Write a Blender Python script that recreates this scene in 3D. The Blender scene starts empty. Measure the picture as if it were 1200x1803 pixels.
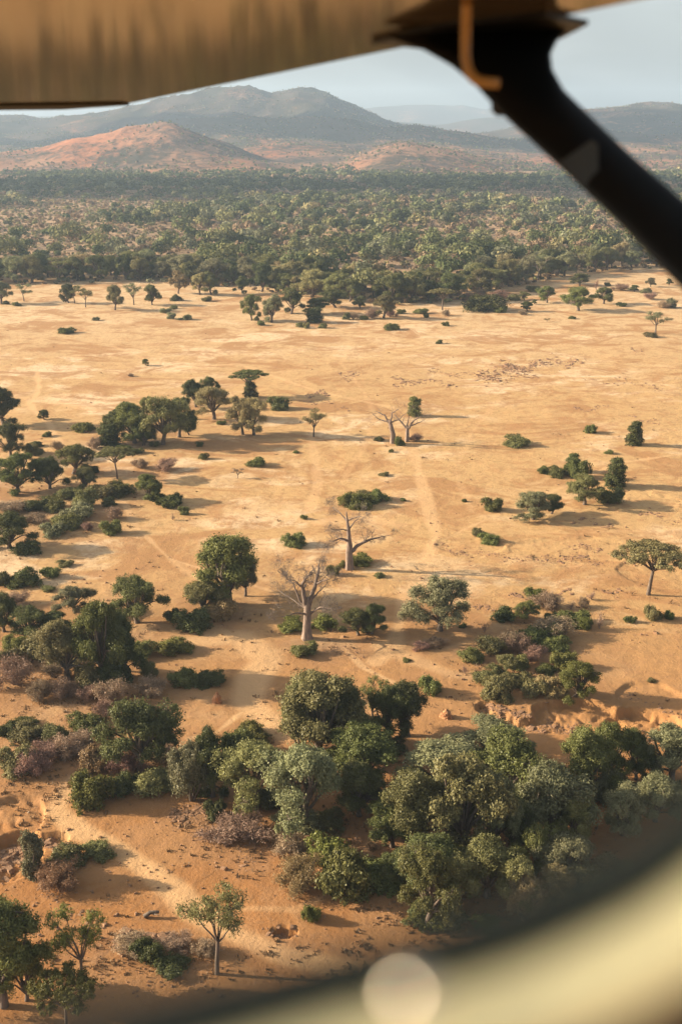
import bpy, math, random
import numpy as np
from mathutils import Vector

R = math.radians
SC = bpy.context.scene
COL = SC.collection

# ------------------------------------------------------------------ camera, sky, sun, exposure
F, CX, CY, HC = 2000.0, 600.0, 901.5, 90.0          # focal length and centre in photo pixels, eye height
PITCH = R(18.4)
SP, CP = math.sin(PITCH), math.cos(PITCH)
cam_d = bpy.data.cameras.new('camera')
cam = bpy.data.objects.new('camera', cam_d)
COL.objects.link(cam)
cam.location = (0, 0, HC)
cam.rotation_euler = (R(90) - PITCH, 0, 0)
cam_d.sensor_fit = 'VERTICAL'
cam_d.sensor_height = 36.0
cam_d.lens = F / 1803.0 * 36.0
cam_d.clip_start = 0.02
cam_d.clip_end = 60000
cam_d.dof.use_dof = True
cam_d.dof.focus_distance = 320
cam_d.dof.aperture_fstop = 2.5
SC.camera = cam

SUN_EL, SUN_BACK = R(20.0), R(7.0)                   # sun low on the left, a little beyond the scene
sdir = Vector((-math.cos(SUN_EL) * math.cos(SUN_BACK), math.cos(SUN_EL) * math.sin(SUN_BACK), math.sin(SUN_EL)))
world = bpy.data.worlds.new('World')
SC.world = world
world.use_nodes = True
wn = world.node_tree
bg = wn.nodes['Background']
sky = wn.nodes.new('ShaderNodeTexSky')
sky.sky_type = 'NISHITA'
sky.sun_disc = False
sky.sun_elevation = SUN_EL
sky.sun_rotation = math.atan2(sdir.x, sdir.y)
sky.air_density = 1.0
sky.dust_density = 3.5
sky.ozone_density = 1.0
hsv = wn.nodes.new('ShaderNodeHueSaturation')          # a thin high veil greys the blue
hsv.inputs['Saturation'].default_value = 0.40
wn.links.new(sky.outputs[0], hsv.inputs['Color'])
wtc = wn.nodes.new('ShaderNodeTexCoord'); wmp = wn.nodes.new('ShaderNodeMapping')
wmp.inputs['Scale'].default_value = (5, 5, 26)
wn.links.new(wtc.outputs['Generated'], wmp.inputs[0])
wno = wn.nodes.new('ShaderNodeTexNoise'); wno.inputs['Scale'].default_value = 1.3; wno.inputs['Detail'].default_value = 6
wn.links.new(wmp.outputs[0], wno.inputs['Vector'])
wmr = wn.nodes.new('ShaderNodeMapRange')
wn.links.new(wno.outputs[0], wmr.inputs[0])
for k_, v_ in ((1, .50), (2, .72), (3, 1.10), (4, 1.42)):
    wmr.inputs[k_].default_value = v_
wn.links.new(wmr.outputs[0], hsv.inputs['Value'])
wn.links.new(hsv.outputs[0], bg.inputs[0])
bg.inputs[1].default_value = 0.066
sun_d = bpy.data.lights.new('sun', 'SUN')
sun_d.energy = 5.0
sun_d.angle = R(0.5)
sun_d.color = (1.0, 0.85, 0.62)
sun = bpy.data.objects.new('sun', sun_d)
COL.objects.link(sun)
sun.rotation_euler = (-sdir).to_track_quat('-Z', 'Y').to_euler()
SC.view_settings.view_transform = 'Standard'
SC.view_settings.look = 'None'
SC.view_settings.exposure = 1.5
SC.view_settings.gamma = 1.0
SC.cycles.max_bounces = 6
SC.cycles.diffuse_bounces = 3
SC.cycles.glossy_bounces = 2
SC.cycles.transmission_bounces = 3
SC.cycles.volume_bounces = 0
SC.cycles.transparent_max_bounces = 6
SC.cycles.use_denoising = True
SC.cycles.sample_clamp_indirect = 8

# ------------------------------------------------------------------ helpers
def ray(px, py):
    u, v = (px - CX) / F, (CY - py) / F
    return np.array([u, CP + v * SP, v * CP - SP])

def P(px, py, d):
    """The point d metres away along the lens axis that the photo shows at this pixel."""
    r = ray(px, py) * d
    return Vector((r[0], r[1], r[2] + HC))

def G(px, py):
    """Ground point under a pixel and metres per photo pixel there."""
    r = ray(px, py)
    t = -HC / r[2]
    return r[0] * t, r[1] * t, t / F

def hsh(xi, yi, s):
    h = (xi * 374761393 + yi * 668265263 + s * 1442695041) & 0xffffffff
    h = ((h ^ (h >> 13)) * 1274126177) & 0xffffffff
    return ((h ^ (h >> 16)) & 0xffffffff) / 4294967295.0

def vnoise(x, y, s=0):
    xf, yf = np.floor(x), np.floor(y)
    xi, yi = xf.astype(np.int64) & 0xffff, yf.astype(np.int64) & 0xffff
    fx, fy = x - xf, y - yf
    fx, fy = fx * fx * (3 - 2 * fx), fy * fy * (3 - 2 * fy)
    xj, yj = (xi + 1) & 0xffff, (yi + 1) & 0xffff
    a, b = hsh(xi, yi, s), hsh(xj, yi, s)
    c, d = hsh(xi, yj, s), hsh(xj, yj, s)
    return (a * (1 - fx) + b * fx) * (1 - fy) + (c * (1 - fx) + d * fx) * fy

def fbm(x, y, s=0, o=4):
    t, a, n = 0, 0.5, 0
    for k in range(o):
        t = t + a * vnoise(x * 2 ** k + 17.3 * k, y * 2 ** k + 9.1 * k, s + k)
        n += a
        a *= 0.5
    return t / n

def ridged(x, y, s=0, o=4):
    t, a, n = 0, 0.5, 0
    for k in range(o):
        t = t + a * (1 - np.abs(2 * vnoise(x * 2 ** k + 7.7 * k, y * 2 ** k + 3.1 * k, s + k) - 1)) ** 2
        n += a
        a *= 0.5
    return t / n

def quads(name, V, Fq, mats, tone=None, tint=None, smooth=False, mi=None):
    V = np.ascontiguousarray(V, dtype=np.float32)
    Fq = np.ascontiguousarray(Fq, dtype=np.int32)
    me = bpy.data.meshes.new(name)
    me.vertices.add(len(V))
    me.vertices.foreach_set('co', V.ravel())
    me.loops.add(Fq.size)
    me.loops.foreach_set('vertex_index', Fq.ravel())
    me.polygons.add(len(Fq))
    me.polygons.foreach_set('loop_start', np.arange(0, Fq.size, 4, dtype=np.int32))
    me.polygons.foreach_set('loop_total', np.full(len(Fq), 4, dtype=np.int32))
    me.polygons.foreach_set('use_smooth', np.full(len(Fq), smooth))
    for m in (mats if isinstance(mats, (list, tuple)) else [mats]):
        me.materials.append(m)
    if mi is not None:
        me.polygons.foreach_set('material_index', np.ascontiguousarray(mi, dtype=np.int32))
    if tone is not None:
        a = me.attributes.new('tone', 'FLOAT', 'FACE')
        a.data.foreach_set('value', np.ascontiguousarray(tone, dtype=np.float32))
    if tint is not None:
        a = me.attributes.new('tint', 'FLOAT_COLOR', 'FACE')
        c = np.ones((len(Fq), 4), np.float32)
        c[:, :3] = tint
        a.data.foreach_set('color', c.ravel())
    me.update(calc_edges=True)
    return me

def link(name, me, parent=None):
    o = bpy.data.objects.new(name, me)
    COL.objects.link(o)
    if parent is not None:
        o.parent = parent
    return o

def tag(o, label=None, cat=None, group=None, kind=None):
    for k, v in (('label', label), ('category', cat), ('group', group), ('kind', kind)):
        if v:
            o[k] = v
    return o

def unit(a):
    return a / np.maximum(np.linalg.norm(a, axis=-1, keepdims=True), 1e-9)

def tube(pts, rad, n=6, close=True):
    """Tapered tube through points: (verts, quads)."""
    pts = np.asarray(pts, float)
    T = unit(np.gradient(pts, axis=0))
    ref = np.array([0.31, 0.95, 0.05])
    B1 = unit(np.cross(T, ref))
    B2 = np.cross(T, B1)
    a = np.linspace(0, 2 * math.pi, n, endpoint=False)
    ring = np.cos(a)[None, :, None] * B1[:, None] + np.sin(a)[None, :, None] * B2[:, None]
    V = (pts[:, None] + ring * np.asarray(rad, float)[:, None, None]).reshape(-1, 3)
    i = np.arange(len(pts) - 1)[:, None] * n
    j = np.arange(n)[None]
    Fq = np.stack([i + j, i + (j + 1) % n, i + n + (j + 1) % n, i + n + j], -1).reshape(-1, 4)
    return V, Fq

class Bag:
    """Collects pieces of ONE part."""
    def __init__(s):
        s.V, s.F, s.t, s.n = [], [], [], 0
    def add(s, V, Fq, tone=None):
        s.V.append(V); s.F.append(Fq + s.n); s.n += len(V)
        s.t.append(np.ones(len(Fq)) if tone is None else tone)
        return s
    def mesh(s, name, mat, smooth=False):
        return quads(name, np.concatenate(s.V), np.concatenate(s.F), mat, tone=np.concatenate(s.t), smooth=smooth)

# ------------------------------------------------------------------ materials
def new_mat(name):
    m = bpy.data.materials.new(name)
    m.use_nodes = True
    nt = m.node_tree
    return m, nt, nt.nodes['Principled BSDF']

def nd(nt, kind, **kw):
    n = nt.nodes.new(kind)
    for k, v in kw.items():
        if hasattr(n, k):
            setattr(n, k, v)
        else:
            n.inputs[k].default_value = v
    return n

def mixc(nt, f, a, b, mode='MIX'):
    m = nt.nodes.new('ShaderNodeMix')
    m.data_type = 'RGBA'; m.blend_type = mode
    for i, v in ((0, f), (6, a), (7, b)):
        if hasattr(v, 'is_output'):
            nt.links.new(v, m.inputs[i])
        elif i == 0:
            m.inputs[0].default_value = v
        else:
            m.inputs[i].default_value = (*v, 1)
    return m.outputs[2]

def ramp(nt, src, lo, hi):
    n = nt.nodes.new('ShaderNodeMapRange')
    n.interpolation_type = 'SMOOTHSTEP'
    nt.links.new(src, n.inputs[0])
    n.inputs[1].default_value, n.inputs[2].default_value = lo, hi
    return n.outputs[0]

def noise(nt, vec, scale, detail=4, rough=0.55, dist=0.0):
    n = nt.nodes.new('ShaderNodeTexNoise')
    n.inputs['Scale'].default_value = scale
    n.inputs['Detail'].default_value = detail
    n.inputs['Roughness'].default_value = rough
    n.inputs['Distortion'].default_value = dist
    nt.links.new(vec, n.inputs['Vector'])
    return n.outputs[0]

def mathn(nt, op, a, b):
    n = nt.nodes.new('ShaderNodeMath'); n.operation = op
    for i, v in enumerate((a, b)):
        if hasattr(v, 'is_output'):
            nt.links.new(v, n.inputs[i])
        else:
            n.inputs[i].default_value = v
    return n.outputs[0]

def leaf_mat(name, c, var=0.25, trans=0.22):
    m, nt, p = new_mat(name)
    at = nd(nt, 'ShaderNodeAttribute', attribute_name='tone')
    oi = nt.nodes.new('ShaderNodeObjectInfo')
    hs = nt.nodes.new('ShaderNodeHueSaturation')
    hs.inputs['Color'].default_value = (*c, 1)
    h = nt.nodes.new('ShaderNodeMapRange')
    nt.links.new(oi.outputs['Random'], h.inputs[0])
    h.inputs[3].default_value, h.inputs[4].default_value = 0.475, 0.52
    nt.links.new(h.outputs[0], hs.inputs['Hue'])
    v = nt.nodes.new('ShaderNodeMapRange')
    r2 = mathn(nt, 'FRACT', mathn(nt, 'MULTIPLY', oi.outputs['Random'], 7.31), 0)
    nt.links.new(r2, v.inputs[0])
    v.inputs[3].default_value, v.inputs[4].default_value = 1 - var, 1 + var
    nt.links.new(mathn(nt, 'MULTIPLY', v.outputs[0], at.outputs['Fac']), hs.inputs['Value'])
    nt.nodes.remove(p)
    d = nt.nodes.new('ShaderNodeBsdfDiffuse'); t = nt.nodes.new('ShaderNodeBsdfTranslucent')
    g = nt.nodes.new('ShaderNodeBsdfGlossy'); g.inputs['Roughness'].default_value = 0.45
    nt.links.new(hs.outputs[0], d.inputs[0]); nt.links.new(hs.outputs[0], t.inputs[0])
    mx = nt.nodes.new('ShaderNodeMixShader'); mx.inputs[0].default_value = trans
    nt.links.new(d.outputs[0], mx.inputs[1]); nt.links.new(t.outputs[0], mx.inputs[2])
    m2 = nt.nodes.new('ShaderNodeMixShader'); m2.inputs[0].default_value = 0.012
    nt.links.new(mx.outputs[0], m2.inputs[1]); nt.links.new(g.outputs[0], m2.inputs[2])
    nt.links.new(m2.outputs[0], nt.nodes['Material Output'].inputs[0])
    return m

LEAF = dict(
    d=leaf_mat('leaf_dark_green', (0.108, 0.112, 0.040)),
    g=leaf_mat('leaf_green', (0.145, 0.148, 0.046)),
    o=leaf_mat('leaf_olive', (0.185, 0.168, 0.066)),
    p=leaf_mat('leaf_pale_yellow', (0.300, 0.245, 0.110)),
    b=leaf_mat('leaf_bright_green', (0.160, 0.160, 0.042)),
    y=leaf_mat('leaf_grey_green', (0.200, 0.190, 0.096)),
    n=leaf_mat('leaf_dry_brown', (0.270, 0.180, 0.088)),
    k=leaf_mat('twig_pinkish_brown', (0.300, 0.195, 0.130), 0.2, 0.1))

def bark_mat(name, c):
    m, nt, p = new_mat(name)
    tc = nt.nodes.new('ShaderNodeTexCoord')
    mp = nt.nodes.new('ShaderNodeMapping'); mp.inputs['Scale'].default_value = (3, 3, 0.6)
    nt.links.new(tc.outputs['Object'], mp.inputs[0])
    f = noise(nt, mp.outputs[0], 1.5, 5)
    nt.links.new(mixc(nt, ramp(nt, f, 0.3, 0.7), [x * 0.6 for x in c], [min(1, x * 1.35) for x in c]), p.inputs['Base Color'])
    p.inputs['Roughness'].default_value = 0.9
    bp = nt.nodes.new('ShaderNodeBump'); bp.inputs['Strength'].default_value = 0.5; bp.inputs['Distance'].default_value = 0.1
    nt.links.new(f, bp.inputs['Height']); nt.links.new(bp.outputs[0], p.inputs['Normal'])
    return m
BARK = bark_mat('bark_grey_brown', (0.12, 0.085, 0.06))
BAOBAB = bark_mat('bark_baobab', (0.215, 0.150, 0.112))
TWIGB = bark_mat('bark_fine_twigs', (0.140, 0.102, 0.080))
BRANCHB = bark_mat('bark_baobab_branches', (0.175, 0.122, 0.092))

def soil_mat(name, ground=True):
    m, nt, p = new_mat(name)
    g = nt.nodes.new('ShaderNodeNewGeometry')
    pos = g.outputs['Position']
    sx = nt.nodes.new('ShaderNodeSeparateXYZ'); nt.links.new(pos, sx.inputs[0])
    st = nt.nodes.new('ShaderNodeMapping'); st.inputs['Scale'].default_value = (0.8, 1.0, 1)
    nt.links.new(pos, st.inputs[0])
    big = noise(nt, st.outputs[0], 0.013, 5, 0.6, 0.6)
    mid = noise(nt, st.outputs[0], 0.05, 6, 0.62, 0.8)
    fine = noise(nt, pos, 0.55, 6, 0.7)
    grit = noise(nt, pos, 2.6, 4, 0.75)
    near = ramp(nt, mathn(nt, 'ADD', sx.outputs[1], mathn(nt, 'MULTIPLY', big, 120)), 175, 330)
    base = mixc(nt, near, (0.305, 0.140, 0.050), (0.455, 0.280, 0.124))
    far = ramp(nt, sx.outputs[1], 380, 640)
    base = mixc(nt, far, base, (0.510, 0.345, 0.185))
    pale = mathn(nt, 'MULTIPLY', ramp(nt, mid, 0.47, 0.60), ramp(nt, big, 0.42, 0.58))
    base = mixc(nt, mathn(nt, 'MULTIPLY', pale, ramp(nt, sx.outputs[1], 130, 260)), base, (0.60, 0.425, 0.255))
    dark = ramp(nt, noise(nt, st.outputs[0], 0.040, 7, 0.70, 0.9), 0.49, 0.60)
    base = mixc(nt, mathn(nt, 'MULTIPLY', dark, 0.85), base, (0.330, 0.170, 0.070))
    base = mixc(nt, mathn(nt, 'MULTIPLY', ramp(nt, fine, 0.50, 0.66), 0.45), base, (0.25, 0.135, 0.065))
    base = mixc(nt, mathn(nt, 'MULTIPLY', ramp(nt, grit, 0.58, 0.74), 0.35), base, (0.20, 0.115, 0.06))
    mott = ramp(nt, noise(nt, pos, 0.17, 7, 0.74, .4), 0.50, 0.585)
    base = mixc(nt, mathn(nt, 'MULTIPLY', mott, 0.55), base, (0.345, 0.178, 0.078))
    if ground:
        tr = nd(nt, 'ShaderNodeAttribute', attribute_name='track')
        base = mixc(nt, mathn(nt, 'MULTIPLY', tr.outputs['Fac'], 0.95), base, (0.56, 0.345, 0.170))
        li = nd(nt, 'ShaderNodeAttribute', attribute_name='litter')
        lf = mathn(nt, 'MULTIPLY', li.outputs['Fac'], ramp(nt, noise(nt, pos, 0.22, 6, 0.75), 0.32, 0.58))
        base = mixc(nt, mathn(nt, 'MULTIPLY', lf, 0.8), base, (0.215, 0.120, 0.066))
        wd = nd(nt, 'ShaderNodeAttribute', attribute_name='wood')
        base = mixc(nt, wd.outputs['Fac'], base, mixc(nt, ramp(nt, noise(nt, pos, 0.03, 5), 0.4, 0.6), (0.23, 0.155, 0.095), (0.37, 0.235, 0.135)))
    nt.links.new(base, p.inputs['Base Color'])
    p.inputs['Roughness'].default_value = 0.95
    p.inputs['Specular IOR Level'].default_value = 0.1
    b1 = nt.nodes.new('ShaderNodeBump'); b1.inputs['Strength'].default_value = 0.55; b1.inputs['Distance'].default_value = 0.45
    nt.links.new(fine, b1.inputs['Height'])
    b2 = nt.nodes.new('ShaderNodeBump'); b2.inputs['Strength'].default_value = 0.5; b2.inputs['Distance'].default_value = 0.16
    nt.links.new(grit, b2.inputs['Height']); nt.links.new(b1.outputs[0], b2.inputs['Normal'])
    nt.links.new(b2.outputs[0], p.inputs['Normal'])
    return m
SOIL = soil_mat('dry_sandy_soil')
CLOD = bark_mat('brown_soil_clod', (0.225, 0.118, 0.058))

# ------------------------------------------------------------------ ground
def region(px, py, rx, ry):
    x, y, _ = G(px, py)
    x1 = G(px + rx, py)[0]
    y1, y0 = G(px, py - ry)[1], G(px, py + ry)[1]
    return x, y, abs(x1 - x), abs(y1 - y0) / 2
def rmask(reg, X, Y):
    return np.exp(-((X - reg[0]) / reg[2]) ** 2 - ((Y - reg[1]) / reg[3]) ** 2)

GULLIES = [(region(985, 1262, 120, 30), 1.25), (region(1130, 1275, 80, 30), 1.5), (region(880, 1245, 50, 18), .9),
           (region(15, 1500, 60, 45), 1.5), (region(95, 1478, 30, 14), .9), (region(20, 1440, 60, 40), .7),
           (region(1010, 970, 120, 26), .22), (region(1150, 1010, 70, 30), .25), (region(830, 962, 60, 16), .2),
           (region(1120, 880, 90, 22), .2), (region(500, 1640, 26, 10), 1.0), (region(1150, 1230, 60, 30), .4)]

def hz(X, Y):
    X, Y = np.asarray(X, float), np.asarray(Y, float)
    z = 0.55 * (fbm(X / 45, Y / 45, 3) - .5) + 0.30 * (fbm(X / 9, Y / 9, 5, 3) - .5)
    z = z + 0.10 * (fbm(X / 2.2, Y / 2.2, 9, 2) - .5)
    for reg, a in GULLIES:
        m = rmask(reg, X, Y)
        wx, wy = X + 3 * (fbm(X / 4, Y / 4, 31, 3) - .5), Y + 3 * (fbm(X / 4, Y / 4, 37, 3) - .5)
        c = np.clip((fbm(wx / 10, wy / 13, 21, 4) * np.minimum(m * 1.6, 1) - .33) / .07, 0, 1)
        c = c * c * (3 - 2 * c)
        rill = ridged(wx / 1.9, wy / 2.6, 25, 3)
        z = z + a * .30 * m * (fbm(X / 1.1, Y / 1.1, 44, 2) - .5)
        z = z - a * (c + .38 * np.clip(c * 3, 0, 1) * (rill - .4) + .12 * m * (ridged(wx / 5, wy / 4, 28, 3) - .5))
    return z

az_f = np.linspace(-24, 24, 681)
azs = np.radians(np.concatenate([np.linspace(-180, -60, 25)[:-1], np.linspace(-60, -24, 60)[:-1], az_f,
                                 np.linspace(24, 60, 60)[1:], np.linspace(60, 180, 25)[1:-1]]))
rs = np.concatenate([[0.5, 15, 30, 45, 60, 72], np.exp(np.arange(math.log(80), math.log(1300), 0.0031)),
                     np.exp(np.linspace(math.log(1310), math.log(15000), 70))])
A, RR = np.meshgrid(azs, rs)
GX, GY = (RR * np.sin(A)).ravel(), (RR * np.cos(A)).ravel()
GZ = hz(GX, GY)
na, nr = len(azs), len(rs)
ii, jj = np.meshgrid(np.arange(nr - 1), np.arange(na), indexing='ij')
j2 = (jj + 1) % na
GF = np.stack([ii * na + jj, (ii + 1) * na + jj, (ii + 1) * na + j2, ii * na + j2], -1).reshape(-1, 4)

TRACKS = [(2.9, .75, [(128, 1372), (112, 1395), (100, 1425), (140, 1462), (215, 1497), (290, 1552), (350, 1608), (425, 1650), (490, 1678), (600, 1706), (760, 1730)]),
          (3.0, .7, [(716, 760), (728, 800), (742, 850), (755, 900), (768, 942), (742, 1000), (715, 1060), (700, 1105), (690, 1140), (660, 1165)]),
          (2.6, .5, [(548, 760), (553, 800), (560, 850), (545, 900)]),
          (1.2, .8, [(600, 1120), (612, 1148), (640, 1175), (690, 1200)]),
          (3.5, .6, [(670, 1135), (720, 1158), (790, 1185), (850, 1192), (900, 1195)]),
          (2.4, .9, [(66, 655), (69, 690), (52, 708), (60, 722), (86, 745), (110, 790)]),
          (4.0, .5, [(-30, 692), (60, 702), (170, 722), (260, 730)]),
          (1.8, .5, [(300, 985), (340, 1012), (400, 1045), (460, 1060)]),
          (5.0, .8, [(500, 1290), (462, 1262), (430, 1235), (440, 1200), (470, 1160), (420, 1120), (330, 1130)]),
          (1.6, .28, [(620, 600), (600, 640), (640, 690), (660, 730), (640, 790), (600, 850)]), (1.5, .3, [(880, 700), (830, 760), (800, 830), (830, 900), (900, 935), (1010, 940), (1200, 930)]),
          (1.4, .7, [(205, 860), (240, 930), (300, 985), (380, 1010), (500, 1050)]), (1.4, .6, [(1200, 800), (1090, 815), (960, 870), (820, 930), (760, 960)]),
          (1.3, .8, [(430, 1250), (380, 1290), (330, 1300)]), (1.5, .6, [(200, 610), (300, 650), (420, 640), (560, 690), (700, 720)]), (1.2, .4, [(680, 1440), (610, 1560), (520, 1600), (420, 1600)]),
          (4.0, .5, [(480, 900), (560, 920), (640, 910), (700, 925)])]
track = np.zeros(len(GX))
nearm = (np.hypot(GX, GY) < 700) & (GY > 0)
wob = (fbm(GX / 12, GY / 12, 40, 3) - .5)
for w, s, pl in TRACKS:
    q = np.array([G(*p)[:2] for p in pl])
    D = np.full(len(GX), 1e9)
    for a, b in zip(q[:-1], q[1:]):
        ab = b - a
        t = np.clip(((GX[nearm] - a[0]) * ab[0] + (GY[nearm] - a[1]) * ab[1]) / (ab @ ab), 0, 1)
        dd = np.hypot(GX[nearm] - a[0] - t * ab[0], GY[nearm] - a[1] - t * ab[1])
        D[nearm] = np.minimum(D[nearm], dd)
    D = D + 2.2 * wob
    m = np.clip(1.4 - D / (w * .55), 0, 1)
    track = np.maximum(track, s * m * m * (3 - 2 * m))

EDGE = [(-400, 505), (0, 503), (130, 497), (300, 497), (420, 505), (520, 520), (640, 536), (800, 532), (870, 512), (960, 492), (1100, 474), (1250, 466), (1600, 460)]
ex = np.array([G(*p)[0] for p in EDGE]); ey = np.array([G(*p)[1] for p in EDGE])
def wood_y(x, y):
    """Where the wood starts along this bearing."""
    b = np.asarray(x) / np.maximum(np.asarray(y), 1)
    return np.interp(b, ex / ey, ey)
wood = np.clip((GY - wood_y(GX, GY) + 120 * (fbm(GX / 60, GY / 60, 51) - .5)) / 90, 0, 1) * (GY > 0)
LITTER = [(region(350, 1440, 60, 30), 1), (region(480, 1480, 150, 60), .8), (region(620, 1500, 80, 60), .9), (region(150, 1230, 190, 40), .8), (region(560, 1140, 110, 26), .7),
          (region(900, 1150, 150, 60), .8), (region(250, 1680, 160, 40), .9), (region(800, 1480, 280, 120), 1), (region(90, 900, 140, 70), .8), (region(270, 1350, 300, 60), .9),
          (region(250, 770, 80, 25), .8), (region(390, 1060, 90, 60), .7), (region(560, 1350, 120, 70), .9), (region(130, 1150, 150, 80), .9), (region(720, 1480, 120, 60), .7), (region(560, 1680, 250, 40), .5)]
litter = np.zeros(len(GX))
for reg, a in LITTER:
    litter = np.maximum(litter, a * rmask(reg, GX, GY))
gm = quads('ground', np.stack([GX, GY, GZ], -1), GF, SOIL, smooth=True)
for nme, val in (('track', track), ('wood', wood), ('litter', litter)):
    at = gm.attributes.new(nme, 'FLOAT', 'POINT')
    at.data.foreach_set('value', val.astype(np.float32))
tag(link('ground', gm), kind='structure')

# ------------------------------------------------------------------ hills
def hill_mat(name):
    m, nt, p = new_mat(name)
    g = nt.nodes.new('ShaderNodeNewGeometry'); pos = g.outputs['Position']
    soil = mixc(nt, ramp(nt, noise(nt, pos, 0.0022, 5, .6, .5), 0.36, 0.60), (0.345, 0.140, 0.070), (0.285, 0.160, 0.098))
    scrub = mixc(nt, ramp(nt, noise(nt, pos, 0.004, 4), 0.4, 0.6), (0.060, 0.052, 0.036), (0.090, 0.068, 0.054))
    dens = mathn(nt, 'ADD', mathn(nt, 'MULTIPLY', noise(nt, pos, 0.0028, 5, .65), 0.9), mathn(nt, 'MULTIPLY', noise(nt, pos, 0.045, 4, .75), 0.6))
    sy = nt.nodes.new('ShaderNodeSeparateXYZ'); nt.links.new(pos, sy.inputs[0])
    dens = mathn(nt, 'ADD', dens, mathn(nt, 'MULTIPLY', ramp(nt, sy.outputs[1], 3300, 4800), .16))
    dens = mathn(nt, 'SUBTRACT', dens, .055)
    nt.links.new(mixc(nt, ramp(nt, dens, 0.60, 0.80), soil, scrub), p.inputs['Base Color'])
    p.inputs['Roughness'].default_value = 1.0
    p.inputs['Specular IOR Level'].default_value = 0.0
    bp = nt.nodes.new('ShaderNodeBump'); bp.inputs['Strength'].default_value = 0.9; bp.inputs['Distance'].default_value = 9
    nt.links.new(noise(nt, pos, 0.035, 5, .7), bp.inputs['Height']); nt.links.new(bp.outputs[0], p.inputs['Normal'])
    return m
HILL = hill_mat('scrubby_red_hillside')

def layer(pts, Y):
    xs, zs = [], []
    for px, py in pts:
        r = ray(px, py)
        xs.append(Y * r[0] / r[1]); zs.append(HC + Y * r[2] / r[1])
    return np.array(xs), np.array(zs)

def smooth_interp(x, xs, zs):
    i = np.clip(np.searchsorted(xs, x) - 1, 0, len(xs) - 2)
    t = np.clip((x - xs[i]) / (xs[i + 1] - xs[i]), 0, 1)
    m = np.gradient(zs, xs)
    h = xs[i + 1] - xs[i]
    return ((2 * t**3 - 3 * t**2 + 1) * zs[i] + (t**3 - 2 * t**2 + t) * h * m[i] + (-2 * t**3 + 3 * t**2) * zs[i + 1] + (t**3 - t**2) * h * m[i + 1])

L1 = layer([(-900, 275), (-300, 262), (-60, 268), (0, 264), (60, 258), (140, 238), (215, 222), (300, 213), (370, 236), (430, 262), (520, 286), (580, 284), (640, 261), (700, 247), (760, 255), (850, 274), (950, 288), (1100, 294), (1300, 286), (2000, 280)], 3300)
L2 = layer([(-900, 230), (-300, 215), (-100, 232), (20, 250), (120, 246), (250, 225), (330, 206), (420, 202), (520, 203), (600, 206), (680, 219), (740, 219), (800, 229), (880, 240), (950, 240), (1050, 226), (1150, 236), (1300, 222), (2000, 230)], 4600)
L3 = layer([(-900, 170), (-200, 186), (0, 200), (100, 203), (180, 193), (250, 180), (330, 165), (430, 150), (485, 159), (545, 154), (600, 171), (650, 194), (690, 212), (740, 223), (800, 234), (870, 228), (920, 214), (980, 200), (1030, 190), (1090, 184), (1150, 179), (1200, 180), (1400, 165), (2000, 190)], 6300)
def hill_z(X, Y):
    X, Y = np.asarray(X, float), np.asarray(Y, float)
    out = np.full(X.shape, -6.0)
    for (xs, zs), Yc, wf, wb, sd in ((L1, 3300, 520, 620, 61), (L2, 4600, 800, 800, 67), (L3, 6300, 1350, 1500, 73)):
        Xs = X * Yc / np.maximum(Y, 1000) * .5 + X * .5
        pk = smooth_interp(Xs, xs, zs)
        wr = (fbm(X / 700, Y / 700, sd) - .5)
        t = (Y - Yc - 500 * wr * (Yc / 4600)) / np.where(Y < Yc, wf, wb)
        sh = np.exp(-np.abs(t) ** 1.7)
        spur = ridged((X + 400 * wr) / (420 + Yc * .06), Y / 1500, sd + 3, 4)
        fine = ridged(X / 130, Y / 200, sd + 7, 3)
        z = pk * sh * (1 - (1 - sh) * .55 * (1.1 - spur)) + sh * (1 - sh) * 130 * (spur - .5) + (10 + .065 * pk) * (fine - .55) * sh
        out = np.maximum(out, z - 6)
    return out
hx, hy = np.linspace(-5200, 5200, 521), np.concatenate([np.linspace(2350, 5200, 190), np.linspace(5225, 8600, 130)])
HX, HY = np.meshgrid(hx, hy)
HXf, HYf = HX.ravel(), HY.ravel()
HZ = hill_z(HXf, HYf)
def grid_faces(ny, nx):
    i, j = np.meshgrid(np.arange(ny - 1), np.arange(nx - 1), indexing='ij')
    return np.stack([i * nx + j, i * nx + j + 1, (i + 1) * nx + j + 1, (i + 1) * nx + j], -1).reshape(-1, 4)
tag(link('hills', quads('hills', np.stack([HXf, HYf, HZ], -1), grid_faces(len(hy), len(hx)), HILL, smooth=True)), kind='structure')
D1 = layer([(-900, 205), (300, 210), (700, 213), (780, 216), (830, 208), (890, 204), (960, 207), (1200, 200), (2000, 205)], 9800)
D2 = layer([(-900, 195), (300, 200), (600, 194), (650, 190), (720, 184), (800, 187), (870, 192), (1000, 196), (1300, 190), (2000, 198)], 13200)
dx, dy = np.linspace(-8000, 8000, 320), np.linspace(8600, 14500, 90)
DX, DY = [a.ravel() for a in np.meshgrid(dx, dy)]
dz = np.full(DX.shape, -6.0)
for (xs, zs), Yc, sd in ((D1, 9800, 81), (D2, 13200, 87)):
    t = (DY - Yc - 700 * (fbm(DX / 1500, DY / 1500, sd) - .5)) / 900
    dz = np.maximum(dz, smooth_interp(DX * Yc / DY, xs, zs) * np.exp(-np.abs(t) ** 1.8) * (.9 + .2 * fbm(DX / 400, DY / 600, sd + 4)) - 6)
tag(link('distant_hills', quads('distant_hills', np.stack([DX, DY, dz], -1), grid_faces(len(dy), len(dx)), HILL, smooth=True)), kind='structure')

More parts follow.
